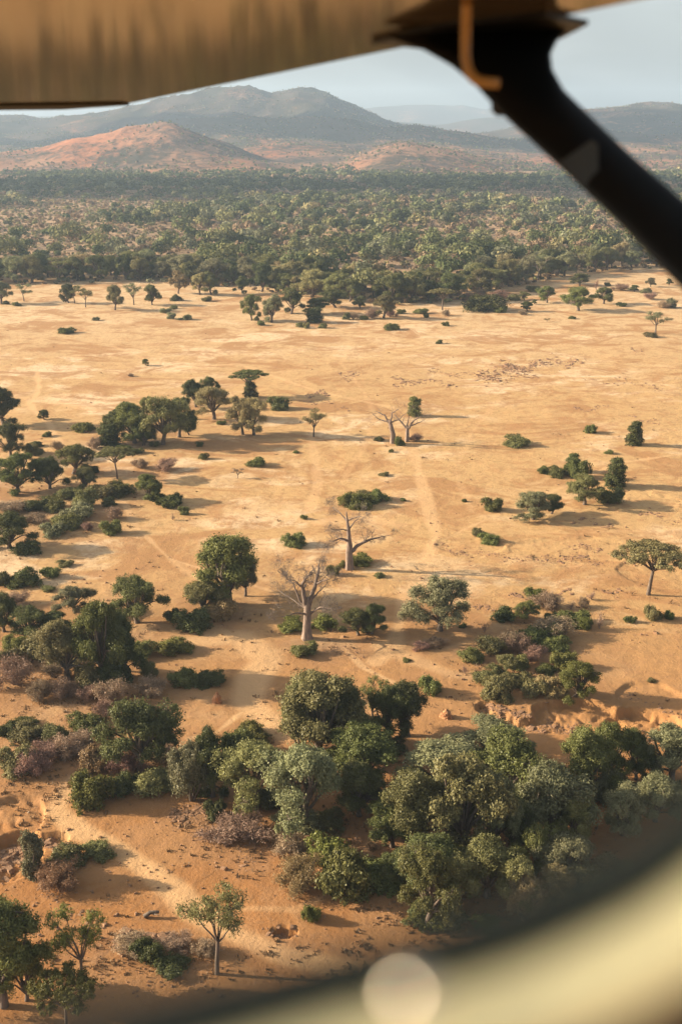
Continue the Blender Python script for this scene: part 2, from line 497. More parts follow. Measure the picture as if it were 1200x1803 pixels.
# ------------------------------------------------------------------ foliage builders
def leaves(rng, pos, nrm, size, tone, aspect=1.5):
    """Rhombic leaf sprigs at pos facing nrm."""
    n = len(pos)
    a = unit(rng.normal(size=(n, 3)))
    t = unit(np.cross(nrm, a)); b = np.cross(nrm, t)
    s = (size * rng.uniform(.65, 1.35, n))[:, None]
    L, W = t * s * aspect * .5, b * s * .5
    V = np.stack([pos - L, pos + W, pos + L, pos - W], 1).reshape(-1, 3)
    return V, np.arange(4 * n).reshape(-1, 4), tone

def crown(rng, lobes, nsub, nleaf, sub_r, size, down=-.35, droop=0.0, aspect=1.5, bag=None):
    """Leaf sprigs in clumps spread over lobes: returns Bag and clump centres."""
    bag = bag or Bag()
    cl = []
    for c, r in lobes:
        c, r = np.asarray(c, float), np.asarray(r, float)
        d = unit(rng.normal(size=(nsub * 3, 3)))
        d = d[d[:, 2] > down][:nsub]
        sc = c + d * r * rng.uniform(.62, 1.08, (len(d), 1))
        sr = sub_r * rng.uniform(.55, 1.35, len(d))
        k = rng.integers(int(nleaf * .6), int(nleaf * 1.4) + 1, len(d))
        idx = np.repeat(np.arange(len(d)), k)
        e = unit(rng.normal(size=(len(idx), 3)))
        rad = sr[idx] * rng.uniform(.15, 1.4, len(idx)) ** .8
        p = sc[idx] + e * rad[:, None] * np.array([1, 1, .75])
        if droop:
            p[:, 2] -= droop * rng.uniform(0, 1, len(idx)) ** 2
        nr = unit(.5 * d[idx] + .5 * e + .62 * rng.normal(size=(len(idx), 3)) + np.array([0, 0, .25]))
        tone = rng.uniform(.8, 1.16, len(d))[idx] * rng.uniform(.84, 1.16, len(idx))
        p[:, 2] = np.maximum(p[:, 2], .05)
        bag.add(*leaves(rng, p, nr, size, tone, aspect))
        cl.append(sc)
    return bag, cl

def limb(rng, a, b, r0, r1, n=5, bend=.12, sides=5):
    a, b = np.asarray(a, float), np.asarray(b, float)
    t = np.linspace(0, 1, n)[:, None]
    L = np.linalg.norm(b - a)
    off = unit(rng.normal(size=3)) * L * bend
    mid = np.array([0, 0, L * .10])
    p = a + (b - a) * t + (off + mid) * np.sin(t * math.pi) + rng.normal(size=(n, 3)) * L * .02 * np.sin(t * math.pi)
    return tube(p, np.linspace(r0, r1, n), sides)

PROTO = {}
def finish(kind, trunk, crown_mesh, names):
    V = np.empty(len(crown_mesh.vertices) * 3, np.float32)
    crown_mesh.vertices.foreach_get('co', V)
    V = V.reshape(-1, 3)
    w = float(np.percentile(V[:, :2], 99, axis=0).mean() - np.percentile(V[:, :2], 1, axis=0).mean())
    h = float(np.percentile(V[:, 2], 99.7))
    PROTO.setdefault(kind, []).append((trunk, crown_mesh, w, h, names))

def proto_tree(seed, kind='T'):
    rng = np.random.default_rng(seed)
    H, W = 10.0, 10.0
    lobes = []
    th = dict(T=2.0, D=1.3, S=3.6, A=4.6)[kind] * rng.uniform(.85, 1.15)
    lean = rng.uniform(-.5, .5, 2)
    fork = np.array([lean[0], lean[1], th])
    if kind in 'TD':
        n = 21 if kind == 'T' else 22
        ex, tilt = rng.uniform(.78, 1.22, 2), rng.uniform(-.14, .14)
        ph = rng.uniform(0, 6.28)
        for k in range(n):
            a = k * 2.399 + rng.uniform(-.6, .6)
            rr = (k + .5) / n
            out = 1 + .22 * math.sin(2 * a + ph) + .12 * math.sin(3 * a - ph)
            rad = 3.9 * math.sqrt(rr) * rng.uniform(.6, 1.2) * out
            R0 = rng.uniform(.55, 1.35) * (1.1 if kind == 'D' else 1)
            z = 8.5 - (5.2 if kind == 'T' else 5.8) * rr ** 1.5 * rng.uniform(.5, 1.3) + rng.uniform(-.9, .6) + tilt * rad * math.cos(a) * 3
            lobes.append(((rad * math.cos(a) * ex[0] + lean[0], rad * math.sin(a) * ex[1] + lean[1], max(z, R0 * .7)), (R0 * rng.uniform(.8, 1.35), R0 * rng.uniform(.8, 1.35), R0 * rng.uniform(.6, 1.0))))
        if kind == 'D':
            lobes.append(((0, 0, 4.4), (2.6, 2.6, 2.4)))
        bag, cl = crown(rng, lobes, 15, 112, .60, .128, down=-.6, droop=.7, aspect=2.0)
    elif kind == 'S':
        for k in range(9):
            a = k * 2.399 + rng.uniform(-.5, .5)
            rad = rng.uniform(1.0, 4.2); z = rng.uniform(5.2, 9.3) - .12 * rad
            lobes.append(((rad * math.cos(a), rad * math.sin(a), z), (rng.uniform(1.0, 1.7), rng.uniform(1.0, 1.7), .55)))
        bag, cl = crown(rng, lobes, 12, 52, .70, .13, down=-.7, aspect=2.2)
    else:
        for k in range(20):
            a = k * 2.399 + rng.uniform(-.3, .3)
            rad = 5.0 * math.sqrt((k + .3) / 20)
            z = 9.1 - .045 * rad ** 2 + rng.uniform(-.3, .25)
            lobes.append(((rad * math.cos(a), rad * math.sin(a), z), (1.25, 1.25, .32)))
        bag, cl = crown(rng, lobes, 15, 66, .46, .14, down=-.5, aspect=2.0)
    tb = Bag()
    r0 = .40 if kind in 'TD' else .26
    base = np.array([[0, 0, -.6], [0, 0, 0], [lean[0] * .25 + rng.uniform(-.15, .15), lean[1] * .25, th * .45], fork])
    tb.add(*tube(base, [r0 * 1.5, r0 * 1.25, r0, r0 * .85], 8))
    for (c, r), sc in zip(lobes, cl):
        c = np.asarray(c)
        tb.add(*limb(rng, fork - [0, 0, .15], c, r0 * .5, r0 * .16))
        m = len(sc) if kind in 'SA' else 7
        for q in sc[:m]:
            tb.add(*limb(rng, c * .8 + fork * .2 if kind in 'SA' else c, q, r0 * .15, .02, 3, .1, 3))
    finish(kind, tb.mesh('trunk', BARK, True), bag.mesh('crown', LEAF['g']), ('trunk', 'crown'))

def proto_bush(seed, kind='B'):
    rng = np.random.default_rng(seed)
    lobes, tb = [], Bag()
    if kind == 'B':
        n = rng.integers(5, 8)
        for k in range(n):
            a = k * 2.399 + rng.uniform(-.6, .6)
            rad = 1.45 * math.sqrt((k + .2) / n)
            R0 = rng.uniform(.75, 1.15)
            lobes.append(((rad * math.cos(a), rad * math.sin(a), rng.uniform(.55, 1.75) - .3 * rad), (R0, R0, R0 * .85)))
        lobes.append(((0, 0, .7), (1.6, 1.6, .8)))
        bag, cl = crown(rng, lobes, 20, 85, .40, .125, down=-.5, droop=.3)
    elif kind == 'C':
        for k in range(8):
            z = .8 + k * 1.0
            a = rng.uniform(0, 6.28); rad = rng.uniform(0, .75)
            R0 = (1.75 if k < 6 else 1.25) * rng.uniform(.75, 1.1)
            lobes.append(((rad * math.cos(a), rad * math.sin(a), z), (R0, R0, R0 * .8)))
        bag, cl = crown(rng, lobes, 26, 62, .5, .21, down=-.8, droop=1.0)
    else:                                             # W: hanging curtains of foliage
        for k in range(10):
            a = k * 2.399 + rng.uniform(-.4, .4)
            rad = 2.9 * math.sqrt((k + .3) / 10)
            lobes.append(((rad * math.cos(a), rad * math.sin(a), 6.8 - .75 * rad * rng.uniform(.4, 1.6)), (1.4, 1.4, 1.2)))
        bag, cl = crown(rng, lobes, 16, 130, .6, .17, down=-.5, droop=3.0, aspect=2.0)
    for q in np.concatenate(cl)[::9 if kind == 'B' else 14]:
        tb.add(*limb(rng, (rng.uniform(-.15, .15), rng.uniform(-.15, .15), -.3), q, .09 if kind == 'B' else .2, .02, 4, .15, 4))
    finish(kind, tb.mesh('stem', BARK, True), bag.mesh('foliage', LEAF['g']), ('stem', 'foliage'))

def proto_dry(seed, kind='K'):
    rng = np.random.default_rng(seed)
    tb, bag = Bag(), Bag()
    ns = 13 if kind == 'K' else 5
    tips = []
    for k in range(ns):
        a = k * 2.399 + rng.uniform(-.5, .5)
        el = rng.uniform(.45, 1.35) if kind == 'K' else rng.uniform(.9, 1.5)
        L = rng.uniform(1.5, 2.3) if kind == 'K' else rng.uniform(1.8, 3.0)
        e = np.array([math.cos(a) * math.cos(el) * 1.15, math.sin(a) * math.cos(el) * 1.15, math.sin(el)]) * L
        tb.add(*limb(rng, (0, 0, -.2), e, .06 if kind == 'K' else .10, .02, 4, .15, 4))
        for q in range(14):
            t = rng.uniform(.35, 1.0)
            s = e * t
            d = unit(e / L + .8 * rng.normal(size=3) * .8 + [0, 0, .25]) * rng.uniform(.35, .85)
            tb.add(*limb(rng, s, s + d, .025, .012, 3, .12, 3))
            tips.append(s + d)
    tips = np.array(tips)
    m = 42 if kind == 'K' else 10
    i = np.repeat(np.arange(len(tips)), m)
    p = tips[i] + rng.normal(size=(len(i), 3)) * .24
    p[:, 2] = np.maximum(p[:, 2], .05)
    bag.add(*leaves(rng, p, unit(rng.normal(size=(len(i), 3))), .05, rng.uniform(.7, 1.3, len(i)), 6.5))
    finish(kind, tb.mesh('stem', TWIG, True), bag.mesh('twigs', LEAF['k']), ('stem', 'twigs'))
TWIG = bark_mat('bark_dry_twig', (0.20, 0.135, 0.10))

for s in (11, 12, 13, 14, 15, 16, 17): proto_tree(s, 'T')
for s in (21, 22, 23, 24): proto_tree(s, 'D')
for s in (31, 32, 33): proto_tree(s, 'S')
for s in (41, 42): proto_tree(s, 'A')
for s in (51, 52, 53, 54, 55, 56): proto_bush(s, 'B')
for s in (61, 62): proto_bush(s, 'C')
for s in (71, 72): proto_bush(s, 'W')
for s in (81, 82, 83): proto_dry(s, 'K')
for s in (91, 92): proto_dry(s, 'Y')

NAMES = dict(T=('leafy_tree', 'tree'), D=('dense_tree', 'tree'), S=('sparse_tree', 'tree'), A=('umbrella_acacia', 'tree'), B=('bush', 'bush'),
             C=('creeper_covered_tree', 'tree'), W=('drooping_tree', 'tree'), K=('dry_bush', 'dry bush'), Y=('bare_sapling', 'sapling'))
prand = random.Random(5)
def plant(kind, tint, px, py, w, h, label, group, world=None):
    pro = PROTO[kind]
    tm, cm, w0, h0, nm = pro[prand.randrange(len(pro))]
    if world is None:
        x, y, m = G(px, py)
        th = math.atan2(HC, y)
        Wm = w * m
        if kind in 'BK':
            y += Wm * .42
            Hm = max((h * m - Wm * .55 * math.sin(th)) / math.cos(th), Wm * .36)
        else:
            Hm = h * m / math.cos(th) * .98
            if kind in 'CW':
                y += Wm * .3
    else:
        x, y, Wm, Hm = world
    root = bpy.data.objects.new(NAMES[kind][0], None)
    COL.objects.link(root)
    root.empty_display_size = .5
    root.location = (x, y, float(hz(x, y)) - .08)
    root.rotation_euler = (0, 0, prand.uniform(0, 6.28))
    s = Wm / w0
    root.scale = (s, s, Hm / h0)
    tag(root, label, NAMES[kind][1], group)
    a = link(nm[0], tm, root)
    b = link(nm[1], cm, root)
    if kind not in 'KY':
        b.material_slots[0].link = 'OBJECT'
        b.material_slots[0].material = LEAF[tint]
    elif tint != 'k':
        b.material_slots[0].link = 'OBJECT'
        b.material_slots[0].material = LEAF[tint]
    return root

PLANTS = """
# along the front of the wood
S o 132 534 26 32 slim grey-green tree, second in the thin row before the wood
D d 121 533 28 34 dark round tree at the head of the thin row before the wood
S o 151 541 28 34 small open tree standing a step forward of the dark round one
T o 203 546 34 44 tall olive tree leaning out onto the plain from the thin row
S y 236 537 34 38 airy grey tree beside the tall olive one in the thin row
D g 268 537 28 36 compact upright green tree at the end of the thin row
S y 43 531 26 32 pale slender tree above the two lowest roadside bushes
T y 3 535 32 40 grey-green tree cut by the picture edge before the wood
B d 308 531 21 12 blackish dome-shaped bush alone on the sand before the wood
B o 364 531 17 9 grey-green bush with ragged top before the pale trees
B g 28 539 14 8 low green bush below the pale slender tree
B g 10 536 12 7 tiny green bush beside the low green one under the slender tree
B g 306 545 14 8 upper of the five grey bushes clustered on the open plain
B y 289 552 19 10 longest of the five grey bushes clustered on the open plain
B y 301 562 15 12 round tall one among the five grey bushes on the plain
B y 329 564 17 10 round bush set apart from the five-bush cluster on the plain
B y 315 564 10 5 smallest of the five grey bushes on the plain
B y 168 565 13 7 lone grey bush on pale sand before the thin tree row
B g 113 588 28 8 flat spreading green bush alone on the open plain
D g 256 643 13 12 tiny round tree alone in the middle of the bare plain
K k 230 663 10 7 grey dead stump with twigs on the bare plain
D d 332 502 34 40 dark bushy tree on the lip of the wood beside a pale tree
T p 314 517 28 40 pale straw-coloured tree in front of the dark bushy one
T p 352 519 26 38 pale yellowish tree, slimmer of the pair before the wood
T o 372 519 30 40 pale olive tree, fuller of the pair before the wood
D d 461 513 40 50 large dark umbrella-topped tree standing out from the pale wood
T d 427 517 26 30 small dark tree next to the big dark umbrella-topped one
T o 500 515 48 34 broad low olive tree crouching in front of tall dark ones
T g 443 564 34 46 green tree with clear trunk at the head of the forward grove
T y 478 567 34 48 hazy grey tree in the forward grove, beside the clear-trunked one
T d 513 553 38 46 dark double-headed tree at the back of the forward grove
D d 563 510 38 52 tall blackish tree with a long bare trunk before the wood
D d 545 498 30 46 dark tree squeezed behind the tall blackish one
C d 553 568 28 26 dark creeper mound at the foot of the forward grove
T d 560 552 40 28 wide dark tree rising over the creeper mound
B o 528 576 15 10 grey bush beside the creeper mound of the forward grove
B o 539 578 11 11 little round bush touching the creeper mound
B o 568 578 15 10 round grey bush on the sunless side of the creeper mound
B g 458 573 14 9 low green bush before the clear-trunked tree
B g 452 565 10 9 small bush at the trunk of the clear-trunked tree
T d 590 542 44 32 spreading dark tree between the forward grove and thicket
D d 633 543 22 22 round dark little tree at the thicket front
T o 675 560 36 40 olive tree standing clear of the long thicket on a thin trunk
B d 610 563 14 13 dark round bush paired with a brown one at the plain's edge
K k 622 563 14 14 brown bush paired with a dark round one at the plain's edge
B g 640 563 16 8 flat green bush between two brown ones at the plain's edge
K k 655 562 24 20 rusty brown bush below the olive tree of the thicket
K k 687 559 20 14 brown bush under the thin-trunked olive tree
B g 705 553 16 9 round green bush east of the thin-trunked olive tree
B g 740 553 24 11 long green bush in the line before the flat-topped tree
B d 750 560 9 8 small dark bush just below the long green one
K k 785 557 14 12 brown bush under the flat-topped tree
A o 778 546 46 38 flat-topped olive tree rising from the thicket edge
B g 690 582 27 13 isolated green bush well out on the pale plain below the thicket
B g 785 575 13 8 small isolated bush below the flat-topped tree
B g 773 606 11 8 smallest isolated bush far out on the pale plain
B d 857 550 76 30 wide dark bush mass beside the plain below the wood
B d 835 548 20 15 darkest lobe of bush at the end of the wide mass
B g 880 551 24 14 light green bush tucked into the wide dark mass
T g 962 533 28 30 neat green tree with open trunk on the eastern plain
T g 1017 547 52 42 largest spreading tree on the eastern plain edge
T d 1062 535 36 30 dark ragged tree beside the largest spreading one
T d 1019 503 34 22 dark tree behind the largest spreading one
B d 1095 540 17 9 dark low bush with a long shadow on the eastern plain
B d 1069 504 10 7 small dark bush behind the ragged tree
K k 1095 513 26 14 brown bush beside a dark tree under the strut
D d 1115 514 18 12 low dark tree beside the brown bush under the strut
D d 1177 502 11 12 tiny round tree at the shadow's end under the strut
K k 1147 529 22 14 brown bush below a grey-green one on the eastern plain
B y 1138 517 20 10 grey-green bush above a brown one on the eastern plain
K k 1168 544 20 15 brown bush leaning on a grey one at the picture edge
B y 1182 543 19 18 tall grey bush by the picture edge on the eastern plain
T y 1144 505 18 16 small grey tree under the strut
S y 1153 587 42 38 lone pale tree on the far eastern sand
B o 1147 595 24 10 bushes round the foot of the lone pale tree
B g 1007 562 12 6 small green bush below the largest spreading tree
S g 962 567 11 7 small wind-bent tree low on the plain
D d 940 536 10 9 tiny dark tree west of the neat green one
T o 922 528 20 15 small olive tree at the end of the wide bush mass
T d 928 548 18 18 dark little tree over a brown bush by the wide mass
K k 919 555 13 9 brown bush under the dark little tree
Y k 1049 511 8 24 bare standing dead trunk in the eastern wood edge
K k 830 530 30 16 brown dry bush behind the wide dark mass
K k 880 526 30 16 dry bush on the sand behind the wide dark mass
B o 905 530 22 12 olive bush behind the little trees of the wide mass
K k 845 522 26 13 dry bush in the row under the wood's front
B o 940 515 24 12 olive bush by the trunks of the eastern wood
# around the western thickets
T d 8 748 66 66 dark tree with bare trunk cut by the picture edge on the western plain
D d 78 738 22 17 small round tree alone beside the western footpath
B b 143 762 38 16 pale green low bush north of the big grove
B g 82 770 15 10 little green bush between the footpath tree and thicket
B d 63 788 20 12 dark small bush over the western thicket
T d 20 806 58 60 high-crowned tree over the top of the western thicket
D d 202 776 50 52 dark dome at the near flank of the big grove
T d 228 752 56 42 dark upper crown on the north flank of the big grove
T g 238 780 62 70 tallest green crown in the middle of the big grove
D d 253 784 50 50 dark rounded tree at the front of the big grove
T o 287 783 74 84 olive crown at the heart of the big grove
T d 316 770 54 72 dark crown at the sunless end of the big grove
D d 333 766 30 36 lowest dark tree closing the sunless end of the big grove
C d 193 788 36 38 creeper-hung clump at the sunny end of the big grove
B o 190 802 26 17 bush at the foot of the creeper-hung clump
B g 217 797 24 14 green bush on the sand below the big grove's front
B d 238 801 22 12 dark bush touching the umbrella acacia's crown
T g 257 735 22 38 small crown poking above the big grove
A o 207 843 60 54 leaning umbrella acacia with bare trunk below the big grove
K k 245 828 30 22 brown twiggy bush beside the leaning acacia
K k 290 832 38 27 larger bare twiggy bush on open sand east of the leaning acacia
B g 351 787 12 10 tiny bush in the shadow of the big grove
B b 358 810 18 13 small bright bush on open sand below the grove's shadow
K k 165 792 26 24 bare twiggy bush between the pale low bush and the grove
K k 100 795 24 20 faint brown twiggy bush above the thicket's olive trees
D g 33 866 76 68 broad green dome with bare stems in the western thicket
D d 88 860 62 56 darkest dome beside the broad green one in the thicket
T g 130 834 56 50 grey-green tree behind the darkest dome
B o 55 803 30 20 olive bush on top of the western thicket
B d 163 833 18 14 dark little bush beside the grey-green tree
K k 145 841 24 15 brown bush under the grey-green tree
T o 147 862 40 40 olive tree in the middle of the thicket's lower arm
B g 208 878 50 30 rounded bush at the tip of the thicket's lower arm
B d 190 893 24 18 small dark bush below the tip of the lower arm
B o 173 881 45 30 olive bush within the lower arm
B o 147 898 42 40 tall olive bush halfway along the lower arm
B o 118 880 42 24 flat olive bush along the lower arm's top
B d 62 902 46 26 dark flat bush at the lower arm's western end
B g 93 902 36 28 green bush next to the dark flat one
B y 130 918 56 32 grey bush on the lower arm's underside
B g 113 934 52 30 wide green bush below the grey one
K k 200 918 27 25 round pinkish twiggy bush on the sand by the lower arm
K k 153 938 22 20 faint bare bush on shaded sand below the lower arm
B y 90 948 42 28 grey bush at the lower arm's bottom
K k 17 908 52 28 brown bush at the picture edge beside the lower arm
K k 55 925 46 22 brown bush filling the gap below the dark flat one
D d 18 964 78 62 dark tree mass at the picture edge under the lower arm
B d 45 978 46 28 dark bush in front of the dark tree mass
B g 194 944 33 28 isolated round bush with a long shadow below the lower arm
T g 267 881 44 46 leaning crown with dark side, lone on the sand
C d 270 882 26 32 dark hanging creeper under the leaning crown
B g 288 890 30 20 green bush at the foot of the leaning crown
B d 306 893 28 24 dark bush behind the green one by the leaning crown
B g 297 898 24 16 bright front bush by the leaning crown
B g 323 907 17 16 little round bush a step away from the leaning crown
Y k 305 916 9 13 dry sapling near the little round bush
B o 113 999 26 11 low flat bush alone on shaded sand
T d 345 716 42 50 dark open tree over the pale trees on the western plain
T d 368 702 34 40 dark crown joined to the open tree
T p 377 738 56 58 pale straw-coloured tree with curved trunk
A d 440 698 64 46 wide dark layered tree with the creeper-dark heart
C d 440 700 22 28 creeper clump hanging in the wide layered tree
T p 427 765 48 66 pale yellowish tree, slimmer-trunked of the leaning couple
T p 447 766 54 66 pale yellowish tree, fuller of the leaning couple
B d 490 723 34 25 dark round bush beside the leaning pale couple
S o 552 769 44 47 thin see-through tree alone on the central sand
B g 450 824 31 19 dense dome-shaped bush alone on the central sand
S k 419 842 20 18 little half-dead tree below the dome-shaped bush
B g 521 799 10 6 speck of bush on the central sand
B g 388 748 16 9 small bush at the curved trunk of the straw-coloured tree
# around the baobabs
C g 730 733 22 34 creeper-wrapped stump standing behind the two far baobabs
B g 703 786 17 17 green bush at the foot of the two far baobabs
B o 668 778 18 10 sprawling bush before the leaning far baobab
K k 732 779 22 17 brown bush beside the far baobab's trunk
B g 688 798 9 7 tiny bush in front of the far baobabs
B o 675 840 17 9 flat tuft of bush south of the far baobabs
B b 610 893 30 24 small end bush of the long clump behind the tall baobab
B b 630 897 46 30 sunny middle bush of the long clump behind the tall baobab
B o 640 884 40 22 olive bush at the back of the long clump
B g 662 886 40 24 green end bush of the long clump behind the tall baobab
B g 709 883 10 7 dot-like bush past the end of the long clump
B g 535 915 12 10 speck of bush up-sun of the tall baobab
B g 520 965 38 28 round green bush alone up-sun of the tall baobab
B b 632 999 40 24 bright bush hugging the tall baobab's trunk
B g 603 1002 12 14 small dark bush at the tall baobab's sunny root
B o 586 1017 22 22 bush behind the crown of the wide baobab
B o 668 1020 18 11 dry grassy tuft between the baobabs' shadows
B b 513 1113 44 26 bright bush at the sunny side of the wide baobab
B b 572 1110 42 28 bright bush at the shady side of the wide baobab
D d 630 1117 56 46 dark creeper-hung dome beside the wide baobab
D d 655 1116 54 54 darker taller half of the dome beside the wide baobab
B g 536 1159 42 28 round green bush below the wide baobab
D y 774 1110 106 92 grey-green mushroom-shaped tree alone past the baobabs
B g 715 1166 16 8 small tuft below the mushroom-shaped tree
B d 815 1106 14 9 dark scrap of bush by the mushroom-shaped tree's trunk
K k 765 1142 40 20 bare twiggy bush in the mushroom-shaped tree's shadow
K k 740 1146 26 18 sparse twigs up-sun of the shaded bare bush
# on the eastern sand
B o 911 788 44 20 broad low bush on the eastern sand
B g 1040 764 21 17 small round bush on the eastern sand
C d 1118 786 26 42 stout creeper-covered column alone on the eastern sand
B g 1072 801 15 9 tiny bush between two creeper-covered stumps
B g 960 836 22 15 small dome paired with a longer bush
B g 982 842 36 22 longer bush paired with a small dome
C g 1010 833 26 32 creeper-covered stump behind the eastern grove
B g 1024 846 34 38 green bush mound in front of the creeper-covered stump
T o 1028 889 62 52 olive tree with leaning trunk in the eastern grove
C d 1087 860 34 50 wide dark creeper-covered column leaning sunward
B d 1078 890 42 32 dark bush below the wide leaning column
B g 868 901 32 26 neat ball-shaped bush on the eastern sand
T y 938 914 58 48 open-crowned tree with pale forked trunk beside the ball-shaped bush
D d 970 904 38 34 dark bushy half of the open-crowned tree's clump
B o 843 945 24 16 small bush behind a darker one on the eastern sand
B g 862 958 34 20 darker oval bush in front of a small one
B g 817 884 9 7 speck of bush up-sun of the ball-shaped bush
A o 1140 1048 126 84 large flat-topped acacia with thin leaning trunk
B g 1110 1098 20 15 little round bush below the flat-topped acacia
B o 1152 1095 30 29 taller bush with brown sunny side below the acacia
B g 1177 1092 18 17 round bush in the shade of the taller one
B o 1148 1202 15 8 grass tuft on the smooth sand bank
# of the thicket on the eroded bank
B d 889 1098 38 28 dark round bush up-sun of the bank thicket
T g 925 1090 44 30 small flat green tree at the bank thicket's top
B b 945 1056 34 21 bright flat bush topping the bank thicket
K k 965 1078 50 36 grey leafless bush behind the small flat tree
Y k 1041 1056 16 17 bare sapling east of the bright flat bush
Y k 1005 1073 18 18 leafless sapling on the crack in the bank
K k 1027 1071 20 22 bare upright bush on the bank's edge
Y k 1055 1106 16 32 reddish bare sapling closing the bank thicket
B g 1015 1104 52 30 spreading green bush beside the reddish sapling
B b 1032 1111 20 26 bright narrow bush beside the reddish sapling
B d 970 1094 20 17 small dark bush under the grey leafless one
K k 985 1131 66 46 largest pinkish leafless bush in the bank thicket
B g 955 1136 66 38 dark green bush below the pinkish leafless one
B g 978 1151 58 28 low green bush in the middle of the bank thicket
B o 868 1154 48 36 olive bush on the sunny flank of the bank thicket
K k 897 1151 46 42 rusty bush with upright stems beside the olive flank bush
K k 915 1154 42 40 second upright-stemmed rusty bush of the bank thicket
K k 942 1168 36 36 rusty leafless bush in the thicket's gap
B g 830 1167 40 28 round green bush apart on the thicket's sunny side
T o 890 1188 44 36 small brown-stemmed tree over the lower bank bushes
B g 915 1181 38 30 green bush beside the small brown-stemmed tree
B o 862 1208 48 34 olive bush at the lower thicket's sunny corner
B o 878 1236 50 48 tall olive bush on the gully's brink
B o 907 1214 52 32 olive bush filling the lower thicket's middle
B g 963 1188 32 20 small green bush at the lower thicket's top
B o 943 1229 46 36 rounded olive bush on the brink past the gap
B n 973 1229 50 38 brownish bush beside the bright leafy tree
D b 1013 1226 66 60 bright leafy dome-shaped tree ending the bank thicket
B b 997 1184 46 36 pale green bush rising behind the dome-shaped tree
Y k 817 1184 11 16 dry sapling alone on the sand track
Y k 852 1113 13 18 dark bare sapling in the mushroom tree's long shadow
# of the dark western woodlot
B g 35 1036 56 36 dark bushy row west of a round bush
B d 5 1034 26 28 dark bush cut by the picture edge beside the bushy row
B g 86 1020 31 23 round bush with a clear shadow at the bushy row's end
B o 83 1043 24 13 low olive bush under the bushy row
T y 133 1078 64 46 loose grey tree over the woodlot's top edge
K k 23 1071 42 30 dry brown bush over the woodlot
D d 242 1097 86 82 dark crisp-leaved tree with short trunk alone on the sand
T g 402 1064 104 120 tall shaggy tree with drooping crown between paths
T y 432 1050 50 70 dark drooping side crown of the tall shaggy tree
T o 353 1082 64 56 olive tree at the foot of the tall shaggy one
B n 388 1094 64 46 dark brownish bush under the tall shaggy tree
B d 342 1114 60 44 blackish pointed bush below the olive tree
B d 303 1096 30 24 blackish ball-shaped bush beside the dark crisp-leaved tree
T g 178 1202 92 144 tallest tree of the woodlot with broken crown
T d 205 1180 60 110 dark second crown of the tallest woodlot tree
T o 120 1196 90 106 olive tree at the woodlot's centre
D d 216 1196 72 80 dark shady tree at the woodlot's eastern side
B o 70 1166 72 58 olive bush mass on the woodlot's western side
D d 55 1122 72 54 dark tree over the olive bush mass
D d 8 1112 64 66 dark tree at the picture edge above the woodlot
D d 95 1120 60 44 dark crown between two darker ones in the woodlot
B b 25 1150 42 32 bright small bush inside the dark woodlot
B o 15 1182 52 42 olive bush at the picture edge beside the woodlot
B o 155 1220 62 44 olive bush at the front of the woodlot
B d 192 1212 62 54 dark bush at the front of the woodlot
B g 245 1162 54 36 bright-topped bush at the woodlot's tail
B o 258 1196 32 34 small olive bush at the woodlot's shaded tail
K k 20 1216 58 62 large pinkish leafless bush at the picture edge below the woodlot
K k 67 1240 42 46 pinkish leafless bush next to the large one
K k 108 1238 46 46 round leafless bush in the row below the woodlot
K k 92 1202 42 42 leafless bush pushed up among the woodlot's olives
K k 155 1239 34 32 small leafless bush in the woodlot's front row
K k 197 1248 54 52 wide pale leafless bush ending the woodlot's front row
K k 262 1229 54 40 dome-shaped brown leafless bush beside the woodlot's tail
K k 183 1272 34 44 faint leafless bush below the wide pale one
B b 305 1157 62 36 bright yellow-green bush on open sand east of the woodlot
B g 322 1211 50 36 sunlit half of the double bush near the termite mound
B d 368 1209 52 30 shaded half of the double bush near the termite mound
# along the dry river bank
B d 13 1301 42 28 small dark bush at the picture edge by the river bank
B g 42 1285 40 24 green bush second from the picture edge on the bank
B o 47 1312 58 38 wide olive bush on the western bank
B o 90 1312 48 36 upright olive bush beside the wide one
B g 143 1294 66 36 bright green spreading bush at the top of the western bank
K k 110 1342 62 46 leafless bush with red stems on the western bank
K k 140 1325 52 38 leafless bush under the bright spreading one
B o 22 1370 62 54 grey olive bush on the bank by the picture edge
K k 48 1374 56 50 brown bush beside the grey olive one
K k 75 1350 50 42 leafless bush in the middle of the western bank
T d 245 1362 120 124 big dark-crowned tree with visible trunk on the bank
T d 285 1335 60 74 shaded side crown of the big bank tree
B n 165 1364 54 52 yellow-brown bush before the big bank tree
K k 218 1373 60 54 pinkish leafless bush under the big bank tree
K k 283 1346 58 32 reddish low bush at the shady side of the big bank tree
B b 158 1430 66 68 bright yellow-green bush standing by the vehicle track
B d 207 1408 50 44 dark bush in the lee of the bright track bush
B o 273 1405 84 54 long olive bush between the track bush and hanging tree
W y 335 1420 66 98 silvery tree with hanging curtains of foliage
D d 375 1402 74 112 blackish tree behind the silvery hanging one
C d 360 1400 40 70 blackish creeper curtain between the hanging tree and the black one
B d 377 1445 36 36 spiky blue-green shrub on the dry earth
K k 415 1497 104 62 wide low leafless bush on dry earth
B b 440 1312 62 28 bright green flat bush over the bank grove
B d 412 1338 54 52 dark bush beneath the bright flat one
T o 452 1424 104 112 olive tree with sprawling crown at the bank grove's sunny end
T y 540 1464 118 142 large silvery tree with drooping front in the bank grove
B y 520 1470 72 50 silvery bush at the foot of the large silvery tree
B o 575 1468 60 44 olive bush in the shade of the large silvery tree
B g 470 1428 60 44 green bush under the sprawling olive tree of the bank grove
T o 560 1326 146 138 creeper-draped tall tree at the back of the bank grove
W o 530 1328 70 118 curtain of dry creeper hanging in the tall draped tree
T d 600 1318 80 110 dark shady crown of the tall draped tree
S g 657 1288 60 88 thin crooked tree beside the dark twin-trunked one
